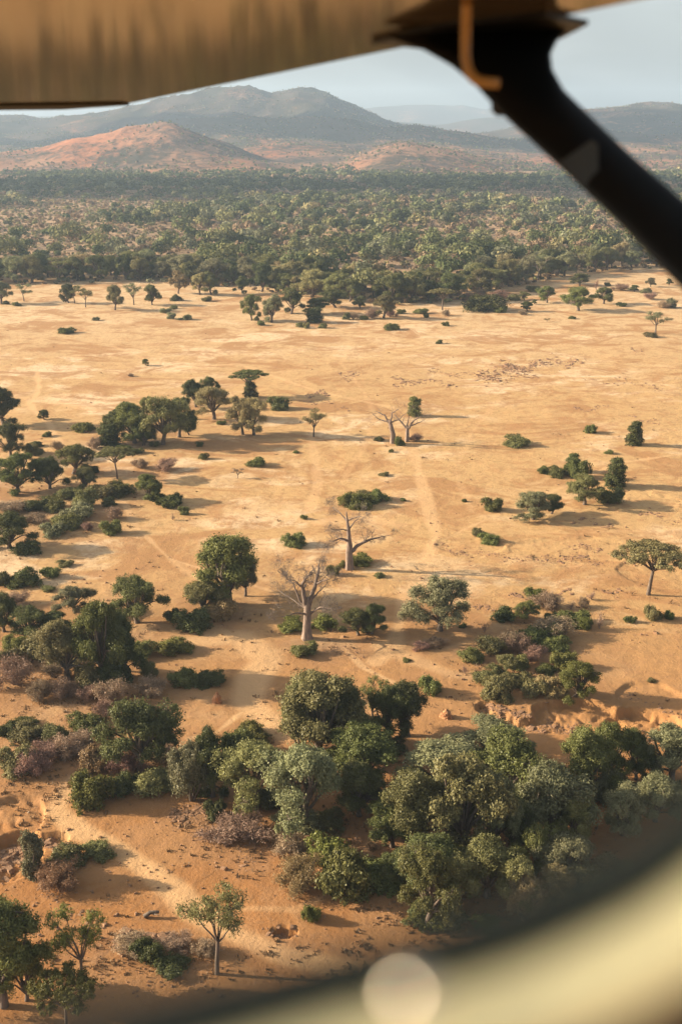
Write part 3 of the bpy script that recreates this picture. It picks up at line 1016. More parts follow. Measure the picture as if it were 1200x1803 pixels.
T d 685 1302 70 92 dark tree with twin black trunks beside the termite mound
T d 718 1296 76 88 drooping dark partner of the twin-trunked tree
B g 760 1226 38 38 round green bush behind the twin-trunked tree
W g 638 1332 62 62 light green creeper dome in front of the twin-trunked tree
T g 652 1378 112 92 grey-green crown below the creeper dome
D d 632 1436 88 88 dark bushy tree in deep shade under the grey-green crown
B b 588 1352 44 34 bright bush glimpsed between draped tree and dome
B d 690 1330 50 30 dark bush in the shade of the creeper dome
# in the big grove by the window frame
T y 866 1350 128 76 flat silvery crown at the top of the big near grove
T g 893 1415 128 118 deep green tree with hollow shade beneath in the near grove
T y 778 1392 128 80 silvery tree at the near grove's upper sunny corner
T o 730 1492 122 136 olive tree with cascading sunny face in the near grove
T o 820 1512 140 168 tallest brown-tinged tree at the near grove's heart
T y 865 1500 90 130 shaded grey tree at the near grove's heart
D d 905 1500 70 90 dark crown in the near grove's shaded middle
B g 674 1572 74 62 ragged bush at the near grove's sunny foot
D d 750 1575 120 94 dark tree in front of the near grove's olive one
T g 752 1632 118 122 green tree closest to open sand in the near grove
B g 748 1642 70 44 low green bush hiding the trunk of the near grove's sand-side tree
B o 800 1640 60 40 low olive bush at the foot of the near grove's front
D b 800 1560 80 60 yellow-green crown inside the near grove
B b 858 1648 54 34 bright feathery bush at the edge of the window frame
T o 856 1578 92 94 olive crown between the bright bush and tallest tree
T o 908 1604 76 90 brownish crown low in the near grove
W p 925 1630 64 70 pale feathery tree above the window frame
T p 975 1602 66 70 pale tree half lost in the window frame's blur
B p 1032 1588 92 60 pale bush row along the blurred window frame
B p 1085 1562 72 52 pale bush at the blurred corner of the window frame
T g 1028 1402 92 122 green tree with many domes at the near grove's east
T g 1072 1378 80 104 tallest dome of the near grove's eastern trees
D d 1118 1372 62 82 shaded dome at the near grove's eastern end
B y 1066 1420 54 62 grey drooping bush below the eastern domes
T y 968 1482 116 126 silvery green tree spilling toward the window frame
T o 1008 1502 64 92 pale lower crown of the silvery spilling tree
T y 1180 1374 92 92 airy pale tree by the eastern gully
T y 1152 1446 76 74 dim grey-green tree below the airy tree by the frame
B y 1192 1428 32 52 grey bush at the picture edge under the airy tree
B y 1118 1412 60 36 faint grey bush in the eastern shade
B b 576 1537 74 68 bright round bush in front of the near grove's sand
B g 608 1594 84 96 tall green bush partnered with the bright round one
K n 523 1577 82 68 dry olive-brown bush beside the bright round one
K k 510 1517 62 46 leafless pale bush behind the dry olive-brown one
B b 547 1625 31 34 small bright bush alone on bare red soil
T g 690 1490 76 84 deep green tree at the near grove's sunny flank
T o 965 1440 90 84 olive crown linking the near grove to the eastern domes
D g 905 1462 84 70 round green crown behind the tallest near-grove tree
T y 1000 1560 90 84 grey-green tree in the near grove's shade by the blur
T o 800 1600 86 84 olive tree low in the near grove's front
D d 700 1560 60 60 dark crown between the ragged bush and the near grove
T g 940 1545 80 84 green crown in the shaded belly of the near grove
T y 1095 1470 84 80 dim grey tree in the eastern shade by the frame
T o 640 1420 70 70 olive tree wedged between bank grove and near grove
# on the near red soil
C y 58 1548 38 76 grey-green upright shrub on the western gully's brink
B o 112 1532 58 46 olive bush arching beside the upright shrub
B o 163 1520 62 36 flat olive bush stretching toward the track
K n 97 1580 74 62 dry brown bush below the upright shrub
T g 8 1772 126 160 big glossy dark tree cut by the picture edge on red soil
D g 48 1762 80 92 dark side crown of the big glossy tree
S b 145 1745 88 132 slender yellow-green acacia with clear trunk on red soil
S o 382 1714 112 132 slender layered acacia with crooked trunk on red soil
A b 120 1832 118 96 yellow-green acacia crown low by the window frame
B d 255 1702 50 46 dark weedy bush amid rubble on red soil
K k 225 1688 62 44 dry brush heap beside the weedy bush
K k 305 1680 50 34 dry yellow brush by the rubble
K k 360 1690 44 36 dry brush at the foot of the layered acacia
B d 300 1722 60 30 dark low weeds in the shaded foreground
"""
for line in PLANTS.strip().splitlines():
    line = line.strip()
    if not line:
        continue
    if line[0] == '#':
        group = line[1:].strip()
        continue
    k, t, x, y, w, h, lab = line.split(' ', 6)
    plant(k, t, float(x), float(y), float(w), float(h), lab, NAMES[k][0].replace('_', ' ') + 's ' + group)

# ------------------------------------------------------------------ baobabs
def baobab(px, py, limbs, trunk, label, seed, k=.2, twig=3):
    """limbs and trunk: photo-plane paths [(right, up, width)] with side swing; k scales them to photo pixels."""
    rng = np.random.default_rng(seed)
    x, y, m = G(px, py)
    c = k * m / math.cos(math.atan2(HC, y))
    root = bpy.data.objects.new('baobab', None)
    COL.objects.link(root)
    root.location = (x, y, float(hz(x, y)) - .1)
    tag(root, label, 'baobab', 'bare baobabs standing on the sand')
    tb = Bag()
    t = np.array(trunk, float)
    pts = np.stack([t[:, 0] * c, np.zeros(len(t)), t[:, 1] * c], -1)
    V, Fq = tube(pts, t[:, 2] * c * .44, 18)
    a = np.arctan2(V[:, 1], V[:, 0] - np.interp(V[:, 2], pts[:, 2], pts[:, 0]))
    fl = 1 + .13 * np.sin(a * 5 + 1.2 * V[:, 2] / 3) * np.exp(-np.maximum(V[:, 2], 0) / 5) + .05 * np.sin(a * 9)
    cx = np.interp(V[:, 2], pts[:, 2], pts[:, 0])
    V[:, 0] = cx + (V[:, 0] - cx) * fl
    V[:, 1] *= fl
    tb.add(V, Fq)
    bb, tg = Bag(), Bag()
    def grow(p, d, L, r, lev):
        n = 4
        q = [p]
        for i in range(n):
            d = unit(d + rng.normal(size=3) * .22 + np.array([0, 0, .06]))
            q.append(q[-1] + d * L / n)
        q = np.array(q)
        (bb if r > .04 else tg).add(*tube(q, np.linspace(r, r * .35, n + 1), 5 if r > .06 else 3))
        if lev == 0:
            k2 = 1
            pp = q[-1] + rng.normal(size=(k2, 3)) * L * .28 - d * L * .25 * rng.uniform(0, 1, (k2, 1))
            tg.add(*leaves(rng, pp, unit(rng.normal(size=(k2, 3))), .036, rng.uniform(.7, 1.2, k2), 12.0))
        if lev:
            for i in range(2, n + 1):
                for _ in range(2):
                    grow(q[i], unit(d + rng.normal(size=3) * .62), L * rng.uniform(.5, .75), r * .42, lev - 1)
    for side, pl in limbs:
        l = np.array(pl, float)
        sw = np.linspace(0, 1, len(l)) ** 1.3 * side
        q = np.stack([l[:, 0] * c, sw, l[:, 1] * c], -1)
        tt = np.linspace(0, len(l) - 1, len(l) * 4 - 3)
        q = np.stack([np.interp(tt, np.arange(len(l)), q[:, i]) for i in range(3)], -1)
        q[1:-1] += rng.normal(size=(len(q) - 2, 3)) * .05
        r = np.interp(tt, np.arange(len(l)), l[:, 2]) * c * .44
        bb.add(*tube(q, r, 9))
        for i in range(len(q) // 3, len(q)):
            if rng.uniform() < .72:
                d = unit(unit(q[min(i + 1, len(q) - 1)] - q[i - 1]) + rng.normal(size=3) * .7)
                grow(q[i], d, rng.uniform(1.1, 2.3) * k * 5 * m / .118, max(.035, r[i] * .42), twig if i > len(q) * .6 else twig - 1)
    link('trunk', tb.mesh('trunk', BAOBAB, True), root)
    link('branches', bb.mesh('branches', BRANCHB, True), root)
    if tg.n:
        link('twigs', tg.mesh('twigs', TWIGB, True), root)
    return root

baobab(615, 1003, [(2, [(20, 160, 40), (75, 215, 30), (140, 238, 24), (220, 256, 13), (330, 272, 4)]),
                   (-3, [(-10, 255, 26), (-70, 285, 17), (-150, 284, 6)]), (3, [(-20, 415, 18), (-80, 478, 8), (-140, 500, 3)]),
                   (-2, [(-18, 425, 18), (60, 468, 8), (115, 482, 3)]), (-2, [(-10, 340, 16), (-60, 362, 8), (-120, 372, 3)]),
                   (5, [(-8, 240, 18), (-70, 232, 9), (-125, 243, 3)]), (4, [(-5, 350, 18), (40, 390, 9), (90, 410, 3)])],
       [(0, -30, 92), (0, 0, 84), (-2, 60, 68), (-5, 150, 62), (0, 210, 54), (-4, 260, 42), (-10, 350, 34), (-20, 430, 22), (-26, 500, 8)],
       'tall bare baobab with one long limb bent out toward the smooth sand', 3)
baobab(541, 1124, [(-2, [(-8, 300, 46), (-30, 420, 38), (-36, 490, 30), (10, 570, 16), (60, 640, 6)]),
                   (2, [(15, 300, 46), (60, 440, 36), (85, 540, 24), (100, 650, 8)]), (-3, [(82, 480, 20), (140, 530, 12), (190, 570, 4)]),
                   (3, [(-10, 270, 26), (-60, 330, 19), (-110, 460, 12), (-150, 480, 9), (-240, 545, 3)]),
                   (-4, [(-15, 225, 24), (-80, 262, 14), (-190, 272, 4)]), (-3, [(10, 215, 28), (80, 280, 17), (120, 312, 11), (205, 318, 4)]),
                   (5, [(-15, 270, 18), (-130, 320, 10), (-235, 335, 4)]), (3, [(35, 345, 18), (110, 410, 10), (170, 445, 4)]),
                   (-5, [(-30, 440, 18), (-90, 540, 9), (-150, 600, 3)])],
       [(0, -30, 128), (-2, 0, 112), (-4, 40, 86), (-3, 110, 74), (0, 200, 66), (3, 290, 62), (6, 340, 50), (10, 370, 14)],
       'wide-crowned bare baobab with pale flaring foot, lowest of the baobabs', 8)
baobab(691, 781, [(2, [(-20, 150, 24), (-70, 240, 15), (-150, 270, 5)]), (-2, [(-25, 160, 22), (-10, 270, 12), (40, 310, 4)]), (2, [(-35, 190, 16), (-110, 200, 8), (-170, 240, 3)]), (-3, [(-25, 180, 16), (60, 230, 8), (110, 290, 3)])],
       [(0, -20, 64), (0, 0, 54), (0, 80, 46), (-20, 160, 40), (-35, 210, 16)], 'far baobab with a leaning pale trunk, beside a forked one', 12, .2, 2)
baobab(716, 778, [(2, [(0, 110, 24), (-60, 180, 14), (-110, 230, 5)]), (-2, [(0, 110, 26), (50, 190, 15), (110, 240, 5)]), (3, [(20, 140, 16), (100, 160, 8), (150, 170, 3)]), (-3, [(-5, 140, 16), (10, 220, 8), (0, 270, 3)])],
       [(0, -20, 46), (0, 0, 40), (2, 60, 34), (0, 120, 32), (0, 150, 14)], 'far baobab forked low with a drooping crown, behind the leaning one', 13, .2, 2)

# ------------------------------------------------------------------ termite mounds, log
def mound(px, py, w, h, label, seed):
    rng = np.random.default_rng(seed)
    x, y, m = G(px, py)
    bag = Bag()
    for k, (ox, oy, f) in enumerate([(0, 0, 1), (-.22, .1, .55), (.2, -.12, .45), (.05, .25, .35)]):
        t = np.linspace(0, 1, 9)
        hh = h * m * f * 1.05
        p = np.stack([ox * w * m + rng.normal(size=9) * .05 * t, oy * w * m + rng.normal(size=9) * .05 * t, -.15 + hh * t], -1)
        V, Fq = tube(p, w * m * .5 * (.35 + .65 * f) * (1 - t) ** .75 * (1 - .25 * np.sin(t * 7)) + .02, 12)
        V += rng.normal(size=V.shape) * .045
        bag.add(V, Fq)
    o = link('termite_mound', bag.mesh('termite_mound', MOUND, False))
    o.location = (x, y, float(hz(x, y)))
    tag(o, label, 'termite mound', 'termite mounds on the sand')
MOUND = bark_mat('red_termite_earth', (0.36, 0.165, 0.07))
mound(382, 1236, 20, 22, 'pointed red termite mound alone on pale sand by the double bush', 1)
mound(785, 1263, 26, 17, 'low broad termite mound beside the twin-trunked tree', 2)
def log(px, py, label):
    x, y, m = G(px, py)
    bag = Bag()
    bag.add(*limb(np.random.default_rng(4), (-.9, 0, .15), (.8, .3, .55), .32, .18, 6, .06, 8))
    bag.add(*limb(np.random.default_rng(5), (.2, .1, .4), (.9, -.4, .7), .12, .04, 4, .1, 5))
    o = link('fallen_log', bag.mesh('fallen_log', BARK, True))
    o.location = (x, y, float(hz(x, y)) + .05)
    tag(o, label, 'log')
log(268, 1615, 'short dark fallen log on bare red soil above the two acacias')

# ------------------------------------------------------------------ clods and dry grass: nobody could count them
def boxes(rng, X, Y, sx, sy, sz, sink=.3):
    """Irregular lumps standing on the ground."""
    n = len(X)
    c = np.array([[-1, -1, -1], [1, -1, -1], [1, 1, -1], [-1, 1, -1], [-1, -1, 1], [1, -1, 1], [1, 1, 1], [-1, 1, 1]], float)
    v = c[None] * np.array([1, 1, 1]) + rng.uniform(-.45, .45, (n, 8, 3))
    v[:, 4:, :2] *= rng.uniform(.35, .8, (n, 1, 1))
    a = rng.uniform(0, 6.28, n)
    v *= np.stack([sx, sy, sz], -1)[:, None] * .5
    x = v[..., 0] * np.cos(a)[:, None] - v[..., 1] * np.sin(a)[:, None] + X[:, None]
    y = v[..., 0] * np.sin(a)[:, None] + v[..., 1] * np.cos(a)[:, None] + Y[:, None]
    z = v[..., 2] + (hz(X, Y) + sz * (.5 - sink))[:, None]
    f = np.array([[4, 5, 6, 7], [0, 1, 5, 4], [1, 2, 6, 5], [2, 3, 7, 6], [3, 0, 4, 7]])
    return np.stack([x, y, z], -1).reshape(-1, 3), (np.arange(n)[:, None, None] * 8 + f[None]).reshape(-1, 4)

rng = np.random.default_rng(77)
bag = Bag()
CRACKS = [(840, 664, 905, 648, 26, 260, .9), (885, 652, 1010, 634, 16, 330, .9), (840, 668, 950, 662, 10, 120, .8), (890, 650, 960, 640, 10, 120, .8), (1000, 640, 1030, 634, 6, 50, .7),
          (690, 668, 800, 676, 10, 150, .8), (690, 680, 730, 672, 6, 60, .7), (540, 694, 580, 692, 8, 80, .7), (595, 662, 630, 658, 6, 60, .7), (600, 670, 625, 664, 6, 50, .7),
          (750, 655, 830, 660, 8, 80, .7), (540, 706, 610, 716, 8, 60, .6), (1010, 722, 1080, 716, 6, 70, .7), (1110, 616, 1130, 620, 6, 50, .6), (1110, 735, 1160, 745, 8, 50, .6), (1030, 664, 1170, 682, 12, 120, .7),
          (770, 955, 830, 985, 22, 190, .34), (840, 975, 1000, 990, 18, 300, .34), (980, 975, 1060, 990, 16, 210, .36), (1000, 960, 1060, 968, 12, 90, .5), (895, 1049, 925, 1047, 6, 70, .5),
          (960, 1046, 1010, 1042, 6, 80, .5), (1060, 1042, 1100, 1041, 5, 60, .5), (835, 1068, 865, 1070, 10, 70, .4), (850, 1238, 890, 1252, 16, 140, .5), (900, 1255, 960, 1275, 30, 300, .32), (960, 1260, 1040, 1290, 40, 380, .32),
          (1080, 1270, 1180, 1300, 40, 220, .5), (300, 1440, 380, 1420, 44, 520, .38), (0, 1500, 45, 1480, 50, 260, .6), (80, 1475, 120, 1482, 14, 90, .6), (205, 1665, 300, 1655, 36, 300, .5), (465, 1637, 520, 1640, 18, 90, .5),
          (585, 1140, 640, 1155, 30, 260, .22), (500, 1490, 600, 1480, 40, 160, .22), (420, 1520, 500, 1460, 60, 220, .2), (410, 712, 600, 708, 22, 60, .35), (180, 1640, 60, 1560, 60, 200, .25), (1100, 1210, 1190, 1260, 40, 120, .3), (1120, 900, 1200, 920, 16, 110, .45), (1000, 915, 1080, 925, 12, 100, .45)]
for x0, y0, x1, y1, sp, n, s in CRACKS:
    n = int(n * (1.1 if y0 < 760 else .6))
    t = rng.uniform(0, 1, n)
    px = x0 + (x1 - x0) * t + rng.normal(size=n) * 3
    py = y0 + (y1 - y0) * t + rng.normal(size=n) * sp * (.26 if y0 < 760 else .18) + 4 * np.sin(t * 9 + x0)
    g = np.array([G(a, b)[:2] for a, b in zip(px, py)])
    far_ = .86 if y0 < 760 else 1.0
    sz = s * .62 * far_ * rng.lognormal(0, .5, n)
    bag.add(*boxes(rng, g[:, 0], g[:, 1], sz * rng.uniform(1, 2.4, n), sz * rng.uniform(.8, 1.4, n), sz * rng.uniform(.18, .42, n), .4))
# loose clods everywhere on the near plain
n = 5200
px = rng.uniform(-250, 1450, n); py = 560 + 1200 * rng.uniform(0, 1, n) ** .75
g = np.array([G(a, b)[:2] for a, b in zip(px, py)])
keep = fbm(g[:, 0] / 18, g[:, 1] / 18, 91) > .50
g = g[keep]
sz = .17 * rng.lognormal(0, .5, len(g))
bag.add(*boxes(rng, g[:, 0], g[:, 1], sz * 1.4, sz, sz * .7))
tag(link('soil_clods', bag.mesh('soil_clods', CLOD)), 'broken brown soil clods along erosion cracks in the sand', 'soil clods', None, 'stuff')

def blades(rng, X, Y, hgt, n, spread):
    i = np.repeat(np.arange(len(X)), n)
    p = np.stack([X[i] + rng.normal(size=len(i)) * spread[i], Y[i] + rng.normal(size=len(i)) * spread[i], np.zeros(len(i))], -1)
    p[:, 2] = hz(p[:, 0], p[:, 1])
    d = unit(np.stack([rng.normal(size=len(i)) * .5, rng.normal(size=len(i)) * .5, np.ones(len(i))], -1)) * (hgt[i] * rng.uniform(.5, 1.2, len(i)))[:, None]
    w = unit(rng.normal(size=(len(i), 3)) * [1, 1, 0]) * (.10 + hgt[i][:, None] * .06)
    V = np.stack([p - w, p + w, p + d + w * .4, p + d - w * .4], 1).reshape(-1, 3)
    return V, np.arange(4 * len(i)).reshape(-1, 4), rng.uniform(.6, 1.3, len(i))
n = 9500
px = rng.uniform(-250, 1450, n); py = 560 + 1230 * rng.uniform(0, 1, n) ** .8
g = np.array([G(a, b)[:2] for a, b in zip(px, py)])
lit = np.zeros(n)
for reg, a in LITTER:
    lit = np.maximum(lit, a * rmask(reg, g[:, 0], g[:, 1]))
g = g[(lit * .9 + fbm(g[:, 0] / 14, g[:, 1] / 14, 95) > rng.uniform(.55, 1.25, n))]
bag = Bag().add(*blades(rng, g[:, 0], g[:, 1], rng.uniform(.15, .5, len(g)), 9, rng.uniform(.1, .5, len(g))))
tag(link('dry_grass', bag.mesh('dry_grass', LEAF['n'])), 'sparse dry brown grass tufts among the bushes', 'dry grass', None, 'stuff')

# ------------------------------------------------------------------ the wood beyond the plain: its front trees one by one, the rest as one mass
rng = np.random.default_rng(123)
WLAB = dict(d='dark green tree in the ragged front of the wood beyond the plain', o='olive tree in the ragged front of the wood beyond the plain',
            p='pale straw-coloured tree in the ragged front of the wood beyond the plain', y='grey-green tree in the ragged front of the wood beyond the plain')
taken = []
cnt = 0
for px, back in sorted(zip(rng.uniform(-60, 1240, 900), rng.uniform(0, 1, 900) ** 1.3 * 190), key=lambda q: q[1]):
    ppy = np.interp(px, [e[0] for e in EDGE], [e[1] for e in EDGE])
    x, y, m = G(px, ppy - 2)
    y += back
    x *= y / (y - back)
    if any((x - a) ** 2 + (y - b) ** 2 < 9.5 ** 2 for a, b in taken):
        continue
    taken.append((x, y))
    t = 'ddooppyyoo'[rng.integers(10)]
    Hm = rng.uniform(10, 17)
    W = Hm * rng.uniform(.8, 1.25)
    plant('TDTST'[rng.integers(5)] if t != 'd' else 'DT'[rng.integers(2)], t, 0, 0, 0, 0, WLAB[t], 'trees in the front of the wood', (x, y, W, Hm))
    cnt += 1
    if cnt >= 150:
        break
taken = np.array(taken)

def stuff_trees(rng, X, Y, Z, H, W, tint, nl, size):
    """A mass of crowns: every crown several lumps of leaf sprigs."""
    n = len(X)
    lumps = 6
    ld = unit(rng.normal(size=(n, lumps, 3)))
    ld[..., 2] = np.abs(ld[..., 2]) * 1.0 - .15
    lc = np.stack([X, Y, Z + H * .58], -1)[:, None] + ld * np.stack([W * .30, W * .30, H * .24], -1)[:, None]
    i = np.repeat(np.arange(n * lumps), nl)
    e = unit(rng.normal(size=(len(i), 3)))
    rw = np.repeat(W * .24, lumps)[i]
    p = lc.reshape(-1, 3)[i] + e * rw[:, None] * np.array([1, 1, .8]) * rng.uniform(.6, 1.05, (len(i), 1))
    nr = unit(e + .5 * ld.reshape(-1, 3)[i] + .45 * rng.normal(size=(len(i), 3)))
    tl = np.repeat(rng.uniform(.85, 1.15, n * lumps), nl) * rng.uniform(.88, 1.12, len(i))
    V, Fq, _ = leaves(rng, p, nr, 1.0, None, 1.3)
    s = np.repeat(np.repeat(size, lumps), nl)
    V = (V.reshape(-1, 4, 3) - p[:, None]) * s[:, None, None] + p[:, None]
    return V.reshape(-1, 3), Fq, np.repeat(tint, lumps * nl, axis=0) * tl[:, None]

m_, nt, p_ = new_mat('wood_foliage')
at = nd(nt, 'ShaderNodeAttribute', attribute_name='tint')
dd = nt.nodes.new('ShaderNodeBsdfDiffuse'); nt.links.new(at.outputs['Color'], dd.inputs[0])
tt = nt.nodes.new('ShaderNodeBsdfTranslucent'); nt.links.new(at.outputs['Color'], tt.inputs[0])
mx = nt.nodes.new('ShaderNodeMixShader'); mx.inputs[0].default_value = .2
nt.links.new(dd.outputs[0], mx.inputs[1]); nt.links.new(tt.outputs[0], mx.inputs[2])
nt.nodes.remove(p_)
nt.links.new(mx.outputs[0], nt.nodes['Material Output'].inputs[0])
WOODM = m_
TINTS = np.array([(0.085, 0.098, 0.042), (0.125, 0.132, 0.056), (0.190, 0.180, 0.080), (0.300, 0.250, 0.120), (0.185, 0.180, 0.105), (0.270, 0.185, 0.115)])
nn = 60000
u = rng.uniform(0, 1, nn)
Y = np.sqrt(560 ** 2 + u * (3150 ** 2 - 560 ** 2))
X = Y * rng.uniform(-.62, .62, nn)
wy = wood_y(X, Y)
dn = fbm(X / 170, Y / 260, 201, 4)
back = Y - wy - 55 * (fbm(X / 55, X * 0 + 3.3, 211, 3) - .35)
dense = np.clip((dn - .36) * 5, .10, 1) * np.clip((fbm(X / 38, Y / 70, 207, 3) - .385) * 7, .06, 1.25)
dense = np.where((Y > 1900) & (Y < 2650), .95, dense) * np.clip(back / 90, 0.25, 1)
keep = (back > 8) & (rng.uniform(0, 1, nn) < dense * np.where(np.abs(X / Y) < .4, (.62), .3)) & ((Y < 2700) | (rng.uniform(0, 1, nn) < .4))
X, Y, dn, back = X[keep], Y[keep], dn[keep], back[keep]
d2 = np.min((X[:, None] - taken[None, :, 0]) ** 2 + (Y[:, None] - taken[None, :, 1]) ** 2, 1)
ok = d2 > 6.0 ** 2
X, Y, dn, back = X[ok], Y[ok], dn[ok], back[ok]
n = len(X)
H = np.clip(10.5 * rng.lognormal(0, .30, n), 4.5, 19) * np.where(dn < .42, .72, 1)
H = H * np.where(back < 260, 1.22, 1)
W = H * rng.uniform(.7, 1.5, n)
pr = rng.uniform(0, 1, n)
ti = np.digitize(pr, [.24, .48, .70, .76, .92])
ti = np.where((Y > 1900) & (Y < 2650) & (rng.uniform(0, 1, n) < .75), rng.integers(0, 2, n), ti)
ti = np.where((dn < .42) & (rng.uniform(0, 1, n) < .45), 5, ti)
tint = TINTS[ti] * rng.uniform(.78, 1.2, (n, 1))
Vs, Fs, Ts, off = [], [], [], 0
for lo, hi, nl, sz in ((0, 950, 44, 1.05), (950, 1500, 20, 1.6), (1500, 2100, 10, 2.3), (2100, 9999, 5, 3.0)):
    s = (Y >= lo) & (Y < hi)
    V, Fq, t = stuff_trees(rng, X[s], Y[s], np.zeros(s.sum()), H[s], W[s], tint[s], nl, sz * (W[s] / 10) ** .5)
    Vs.append(V); Fs.append(Fq + off); Ts.append(t); off += len(V)
# undergrowth of dry scrub between the trunks
nu = 22000
Yu = np.sqrt(560 ** 2 + rng.uniform(0, 1, nu) * (1900 ** 2 - 560 ** 2)); Xu = Yu * rng.uniform(-.5, .5, nu)
s = (Yu - wood_y(Xu, Yu)) > -6
Xu, Yu = Xu[s], Yu[s]
Wu = rng.uniform(2.0, 6.5, len(Xu))
V, Fq, t = stuff_trees(rng, Xu, Yu, np.full(len(Xu), -.6), Wu * .62, Wu, TINTS[np.array([5, 5, 5, 2, 4, 3])[rng.integers(0, 6, len(Xu))]] * rng.uniform(.8, 1.2, (len(Xu), 1)), 5, np.full(len(Xu), 1.2))
Vs.append(V); Fs.append(Fq + off); Ts.append(t); off += len(V)
tag(link('woodland', quads('woodland', np.concatenate(Vs), np.concatenate(Fs), WOODM, tint=np.concatenate(Ts))),
    'wide dry-season wood of olive and brown trees reaching to the hills', 'woodland', None, 'stuff')
print('wood trees', n, 'faces', off // 4)
# scrub on the hills
nh = 26000
Yh = rng.uniform(2500, 6600, nh); Xh = Yh * rng.uniform(-.45, .45, nh)
zh = hill_z(Xh, Yh)
s = (zh > 0) & (fbm(Xh / 260, Yh / 260, 301) > rng.uniform(.35, .6, nh))
Xh, Yh, zh = Xh[s], Yh[s], zh[s]
Wh = rng.uniform(4, 9, len(Xh))
V, Fq, t = stuff_trees(rng, Xh, Yh, zh - 1, Wh * .9, Wh, TINTS[np.array([0, 1, 1, 2, 5, 5])[rng.integers(0, 6, len(Xh))]] * rng.uniform(.8, 1.2, (len(Xh), 1)), 1, Wh * .55)
tag(link('hill_scrub', quads('hill_scrub', V, Fq, WOODM, tint=t)), 'dark scrub dotted over the red hillsides', 'scrub', None, 'stuff')

# ------------------------------------------------------------------ the small airplane the picture is taken from
plane = bpy.data.objects.new('airplane', None)
COL.objects.link(plane)
plane.location = (0, .25, HC)
plane.rotation_euler = (0, 0, 0)
tag(plane, 'light high-wing airplane seen from its cabin: cream window frame, dark strut, glossy wing', 'airplane')
def part(name, V, Fs, mat, smooth=False, parent=None):
    V = [Vector(v) - plane.location for v in V]
    me = bpy.data.meshes.new(name)
    me.from_pydata(V, [], Fs)
    me.materials.append(mat)
    if smooth:
        me.polygons.foreach_set('use_smooth', [True] * len(me.polygons))
    me.update()
    return link(name, me, parent or plane)

def paint(name, c, rough, metal=0.0, coat=0.0, bump=0.0, spec=.5):
    m, nt, p = new_mat(name)
    p.inputs['Base Color'].default_value = (*c, 1)
    p.inputs['Roughness'].default_value = rough
    p.inputs['Metallic'].default_value = metal
    p.inputs['Coat Weight'].default_value = coat
    p.inputs['Specular IOR Level'].default_value = spec
    if bump:
        tc = nt.nodes.new('ShaderNodeTexCoord'); mp = nt.nodes.new('ShaderNodeMapping')
        mp.inputs['Scale'].default_value = (1.5, 9, 9)
        nt.links.new(tc.outputs['Object'], mp.inputs[0])
        bp = nt.nodes.new('ShaderNodeBump'); bp.inputs['Strength'].default_value = bump; bp.inputs['Distance'].default_value = .02
        nt.links.new(noise(nt, mp.outputs[0], 1.2, 2), bp.inputs['Height']); nt.links.new(bp.outputs[0], p.inputs['Normal'])
    return m
DARKP = paint('black_strut_paint', (0.006, 0.008, 0.008), .45, spec=.12)
GREYP = paint('grey_green_strut_plate', (0.030, 0.040, 0.036), .5)
WINGP, nt, p_ = new_mat('glossy_wing_paint')             # mirror-like paint that shows the land below
gl = nt.nodes.new('ShaderNodeBsdfAnisotropic' if hasattr(bpy.types, 'ShaderNodeBsdfAnisotropic') else 'ShaderNodeBsdfGlossy')
gl.inputs['Color'].default_value = (0.47, 0.39, 0.285, 1); gl.inputs['Roughness'].default_value = .09
df = nt.nodes.new('ShaderNodeBsdfDiffuse'); df.inputs[0].default_value = (.30, .27, .22, 1)
mx = nt.nodes.new('ShaderNodeMixShader'); mx.inputs[0].default_value = .12
nt.links.new(gl.outputs[0], mx.inputs[1]); nt.links.new(df.outputs[0], mx.inputs[2])
nt.nodes.remove(p_); nt.links.new(mx.outputs[0], nt.nodes['Material Output'].inputs[0])
TANP = paint('tan_tube_paint', (0.36, 0.22, 0.06), .45)
TRIM = paint('cream_window_trim', (0.93, 0.76, 0.38), .4)
SEAL = paint('dark_green_rubber_seal', (0.008, 0.013, 0.006), .8)
WALLM = paint('dark_brown_cabin_lining', (0.06, 0.048, 0.03), .8)
SCREWM = paint('pale_screw_cap', (0.90, 0.78, 0.60), .24, 1.0)

def wing_pt(px, py, lift=0.0):
    d = 1.0 / (.5426 - .0000289 * px - .001807 * py)
    v = P(px, py, d)
    return v + WN * lift
WN = Vector((0, 0, 0))
a_, b_, c_ = wing_pt(0, 0), wing_pt(600, 0), wing_pt(0, 150)
WN = (b_ - a_).cross(c_ - a_).normalized()
if WN.z < 0:
    WN = -WN
def slab(name, out, lo, hi, mat, parent=None):
    n = len(out)
    V = [wing_pt(x, y, lo) for x, y in out] + [wing_pt(x, y, hi) for x, y in out]
    Fs = [list(range(n)), list(range(2 * n - 1, n - 1, -1))] + [[i, i + n, (i + 1) % n + n, (i + 1) % n] for i in range(n)]
    return part(name, V, Fs, mat, parent=parent)
wing = slab('wing', [(-700, 200), (225, 184), (480, 133), (740, 80), (985, 33), (1200, -12), (1500, -75), (1700, -250), (-300, -250)], .004, .16, WINGP)
slab('wing_tip_edge', [(-700, 200), (110, 192), (228, 184), (215, 182), (-700, 195)], -.003, .003, SEAL, wing)
slab('strut_fairing', [(655, 72), (760, 46), (960, 22), (1035, 38), (985, 64), (800, 88)], -.006, .003, DARKP, wing)

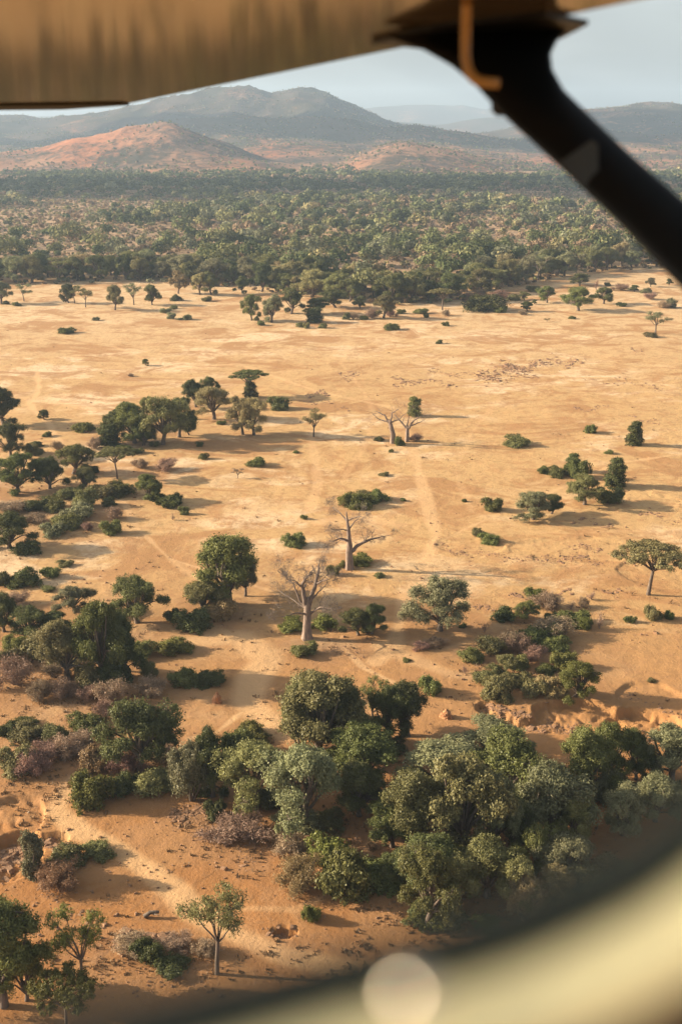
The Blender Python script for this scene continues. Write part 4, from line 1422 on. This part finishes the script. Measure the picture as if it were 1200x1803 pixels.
# strut: dark airfoil section from the wing down toward the cabin
pairs = [((672, 62), (1018, 38), 2.36), ((700, 72), (1000, 52), 2.34), ((745, 88), (980, 72), 2.32), ((795, 116), (969, 95), 2.29), ((838, 152), (972, 122), 2.26), ((884, 203), (992, 158), 2.22),
         ((938, 252), (1035, 200), 2.16), ((1010, 318), (1105, 268), 2.10), ((1100, 405), (1200, 350), 2.02), ((1210, 520), (1310, 455), 1.94), ((1500, 830), (1600, 765), 1.75)]
V, Fs, ns = [], [], 20
for (x0, y0), (x1, y1), d in pairs:
    A_, B_ = P(x0, y0, d), P(x1, y1, d)
    c, h = (A_ + B_) / 2, (B_ - A_) / 2
    t = P(x0, y0, d + 1) - P(x0, y0, d)
    t = t.normalized() * min(h.length * .42, .035)
    for k in range(ns):
        a = 2 * math.pi * k / ns
        V.append(c + h * math.cos(a) + t * math.sin(a))
for i in range(len(pairs) - 1):
    Fs += [[i * ns + k, i * ns + (k + 1) % ns, (i + 1) * ns + (k + 1) % ns, (i + 1) * ns + k] for k in range(ns)]
Fs += [list(range(ns)), list(range((len(pairs) - 1) * ns, len(pairs) * ns))]
strut = part('wing_strut', V, Fs, DARKP, True)
pl = [(985, 285), (1040, 246), (1052, 254), (1054, 345), (1046, 350)]
n = len(pl)
V = [P(x, y, 2.075) for x, y in pl] + [P(x, y, 2.095) for x, y in pl]
part('strut_plate', V, [list(range(n)), list(range(2 * n - 1, n - 1, -1))] + [[i, i + n, (i + 1) % n + n, (i + 1) % n] for i in range(n)], GREYP, parent=strut)
V, Fq = tube([P(*q) for q in ((870, 184, 2.27), (872, 192, 2.26), (878, 197, 2.24), (888, 198, 2.23))], [.007, .009, .009, .006], 8)
part('strut_lug', V, Fq.tolist(), DARKP, True, strut)
V, Fq = tube([P(*q) for q in ((822, -40, 2.0), (820, 30, 2.05), (819, 70, 2.08), (819, 100, 2.09), (823, 122, 2.09), (833, 138, 2.09), (848, 144, 2.09), (878, 147, 2.09), (880, 147, 2.09))], [.0095] * 8 + [.001], 10)
part('vent_tube', V, Fq.tolist(), TANP, True)

# window frame: rounded opening in the cabin wall a hand's breadth away
loop = np.array([(330, 1826), (600, 1754), (900, 1672), (1100, 1582), (1200, 1515), (1290, 1436), (1360, 1345), (1410, 1220), (1432, 1040), (1436, 700), (1420, 100), (1350, -300), (1000, -560), (0, -620),
                 (-700, -560), (-1000, -300), (-1110, 300), (-1110, 1250), (-1020, 1640), (-800, 1850), (-400, 1960), (0, 1898)], float)
loop = (loop - [CX, CY]) * 1.048 + [CX, CY]
def catmull(p, k=8):
    q = []
    for i in range(len(p)):
        a, b, c, d = p[i - 1], p[i], p[(i + 1) % len(p)], p[(i + 2) % len(p)]
        for t in np.arange(k) / k:
            q.append(.5 * (2 * b + (c - a) * t + (2 * a - 5 * b + 4 * c - d) * t ** 2 + (3 * b - a - 3 * c + d) * t ** 3))
    return np.array(q)
loop = catmull(loop)
tan = unit(np.roll(loop, -1, 0) - np.roll(loop, 1, 0))
nrm = np.stack([-tan[:, 1], tan[:, 0]], -1)
nrm *= np.sign(((loop - np.array([200, 700])) * nrm).sum(1, keepdims=True))
def sweep(name, prof, mat, smooth=True):
    V, Fs, n, k = [], [], len(loop), len(prof)
    for off, d in prof:
        V += [P(x * .25 / d + CX * (1 - .25 / d), y * .25 / d + CY * (1 - .25 / d), d) for x, y in loop + nrm * off]
    for j in range(k):
        for i in range(n):
            Fs.append([j * n + i, j * n + (i + 1) % n, ((j + 1) % k) * n + (i + 1) % n, ((j + 1) % k) * n + i])
    return part(name, V, Fs, mat, smooth)
frame = sweep('window_frame', [(2, .262), (4, .250), (22, .241), (58, .235), (98, .236), (130, .243), (150, .256), (154, .266)], TRIM)
sweep('window_seal', [(-66, .268), (-60, .258), (-36, .253), (0, .254), (1, .272), (-56, .273)], SEAL).parent = plane
sweep('cabin_wall', [(155, .262), (240, .262), (700, .262), (3000, .262), (3000, .275), (152, .275)], WALLM, False)
bs = Bag()
sc = np.array(P(731, 1757, .231)); ax = unit(np.array(P(731, 1757, 1.0)) - np.array([0, 0, HC]))
V, Fq = tube([sc + ax * t for t in (-.0018, -.0015, -.0007, .002, .006)], [.0001, .0022, .0036, .0042, .0042], 20)
part('screw_cap', V, Fq.tolist(), SCREWM, True, frame)

# ------------------------------------------------------------------ clouds: their shade lies on the far wood and the hills
CLM, nt, p_ = new_mat('cloud_white')
p_.inputs['Base Color'].default_value = (.9, .9, .9, 1); p_.inputs['Roughness'].default_value = 1; p_.inputs['Specular IOR Level'].default_value = 0
def cloud(sx, sy, hx_, hy_, seed, alt=1500.0, n=26):
    rng = np.random.default_rng(seed)
    c = Vector((sx, sy, 0)) + sdir * (alt / sdir.z)
    bag = Bag()
    for k in range(n):
        a = rng.uniform(0, 6.28); r = math.sqrt(rng.uniform(0, 1))
        q = np.array([math.cos(a) * r * hx_ * .85, math.sin(a) * r * hy_ * .8, rng.uniform(0, 60)])
        R0 = min(hx_, hy_) * rng.uniform(.22, .5)
        t = np.linspace(0.02, math.pi - .02, 13)
        pts = np.stack([0 * t, 0 * t, -np.cos(t) * R0 * .45], -1)
        V, Fq = tube(pts, np.sin(t) * R0, 20)
        V *= 1 + .22 * (fbm(V[:, 0] / (R0 * .35) + k * 9, V[:, 1] / (R0 * .35) + V[:, 2] / (R0 * .3), seed, 3) - .5)[:, None]
        bag.add(V + q, Fq)
    o = link('cloud', bag.mesh('cloud', CLM, True))
    o.location = c
    tag(o, kind='structure')
cloud(60, 2010, 1050, 300, 1, n=90)
cloud(-150, 4850, 950, 760, 2, n=48)
cloud(950, 4600, 520, 480, 3)
cloud(-2050, 4900, 700, 700, 4)
cloud(2000, 5300, 620, 620, 5)

# ------------------------------------------------------------------ haze
HT = 640.0
hzv = [(-15500, -15500, -8), (15500, -15500, -8), (15500, 15500, -8), (-15500, 15500, -8)]
me = bpy.data.meshes.new('haze')
me.from_pydata([*hzv, *[(a, b, HT) for a, b, c in hzv]], [], [(3, 2, 1, 0), (4, 5, 6, 7), (0, 1, 5, 4), (1, 2, 6, 5), (2, 3, 7, 6), (3, 0, 4, 7)])
hm = bpy.data.materials.new('haze')
hm.use_nodes = True
nt = hm.node_tree
nt.nodes.remove(nt.nodes['Principled BSDF'])
pv = nt.nodes.new('ShaderNodeVolumePrincipled')
pv.inputs['Color'].default_value = (0.62, 0.79, 0.98, 1)
pv.inputs['Density'].default_value = 0.000092
pv.inputs['Anisotropy'].default_value = 0.2
nt.links.new(pv.outputs[0], nt.nodes['Material Output'].inputs['Volume'])
me.materials.append(hm)
tag(link('haze', me), kind='stuff')
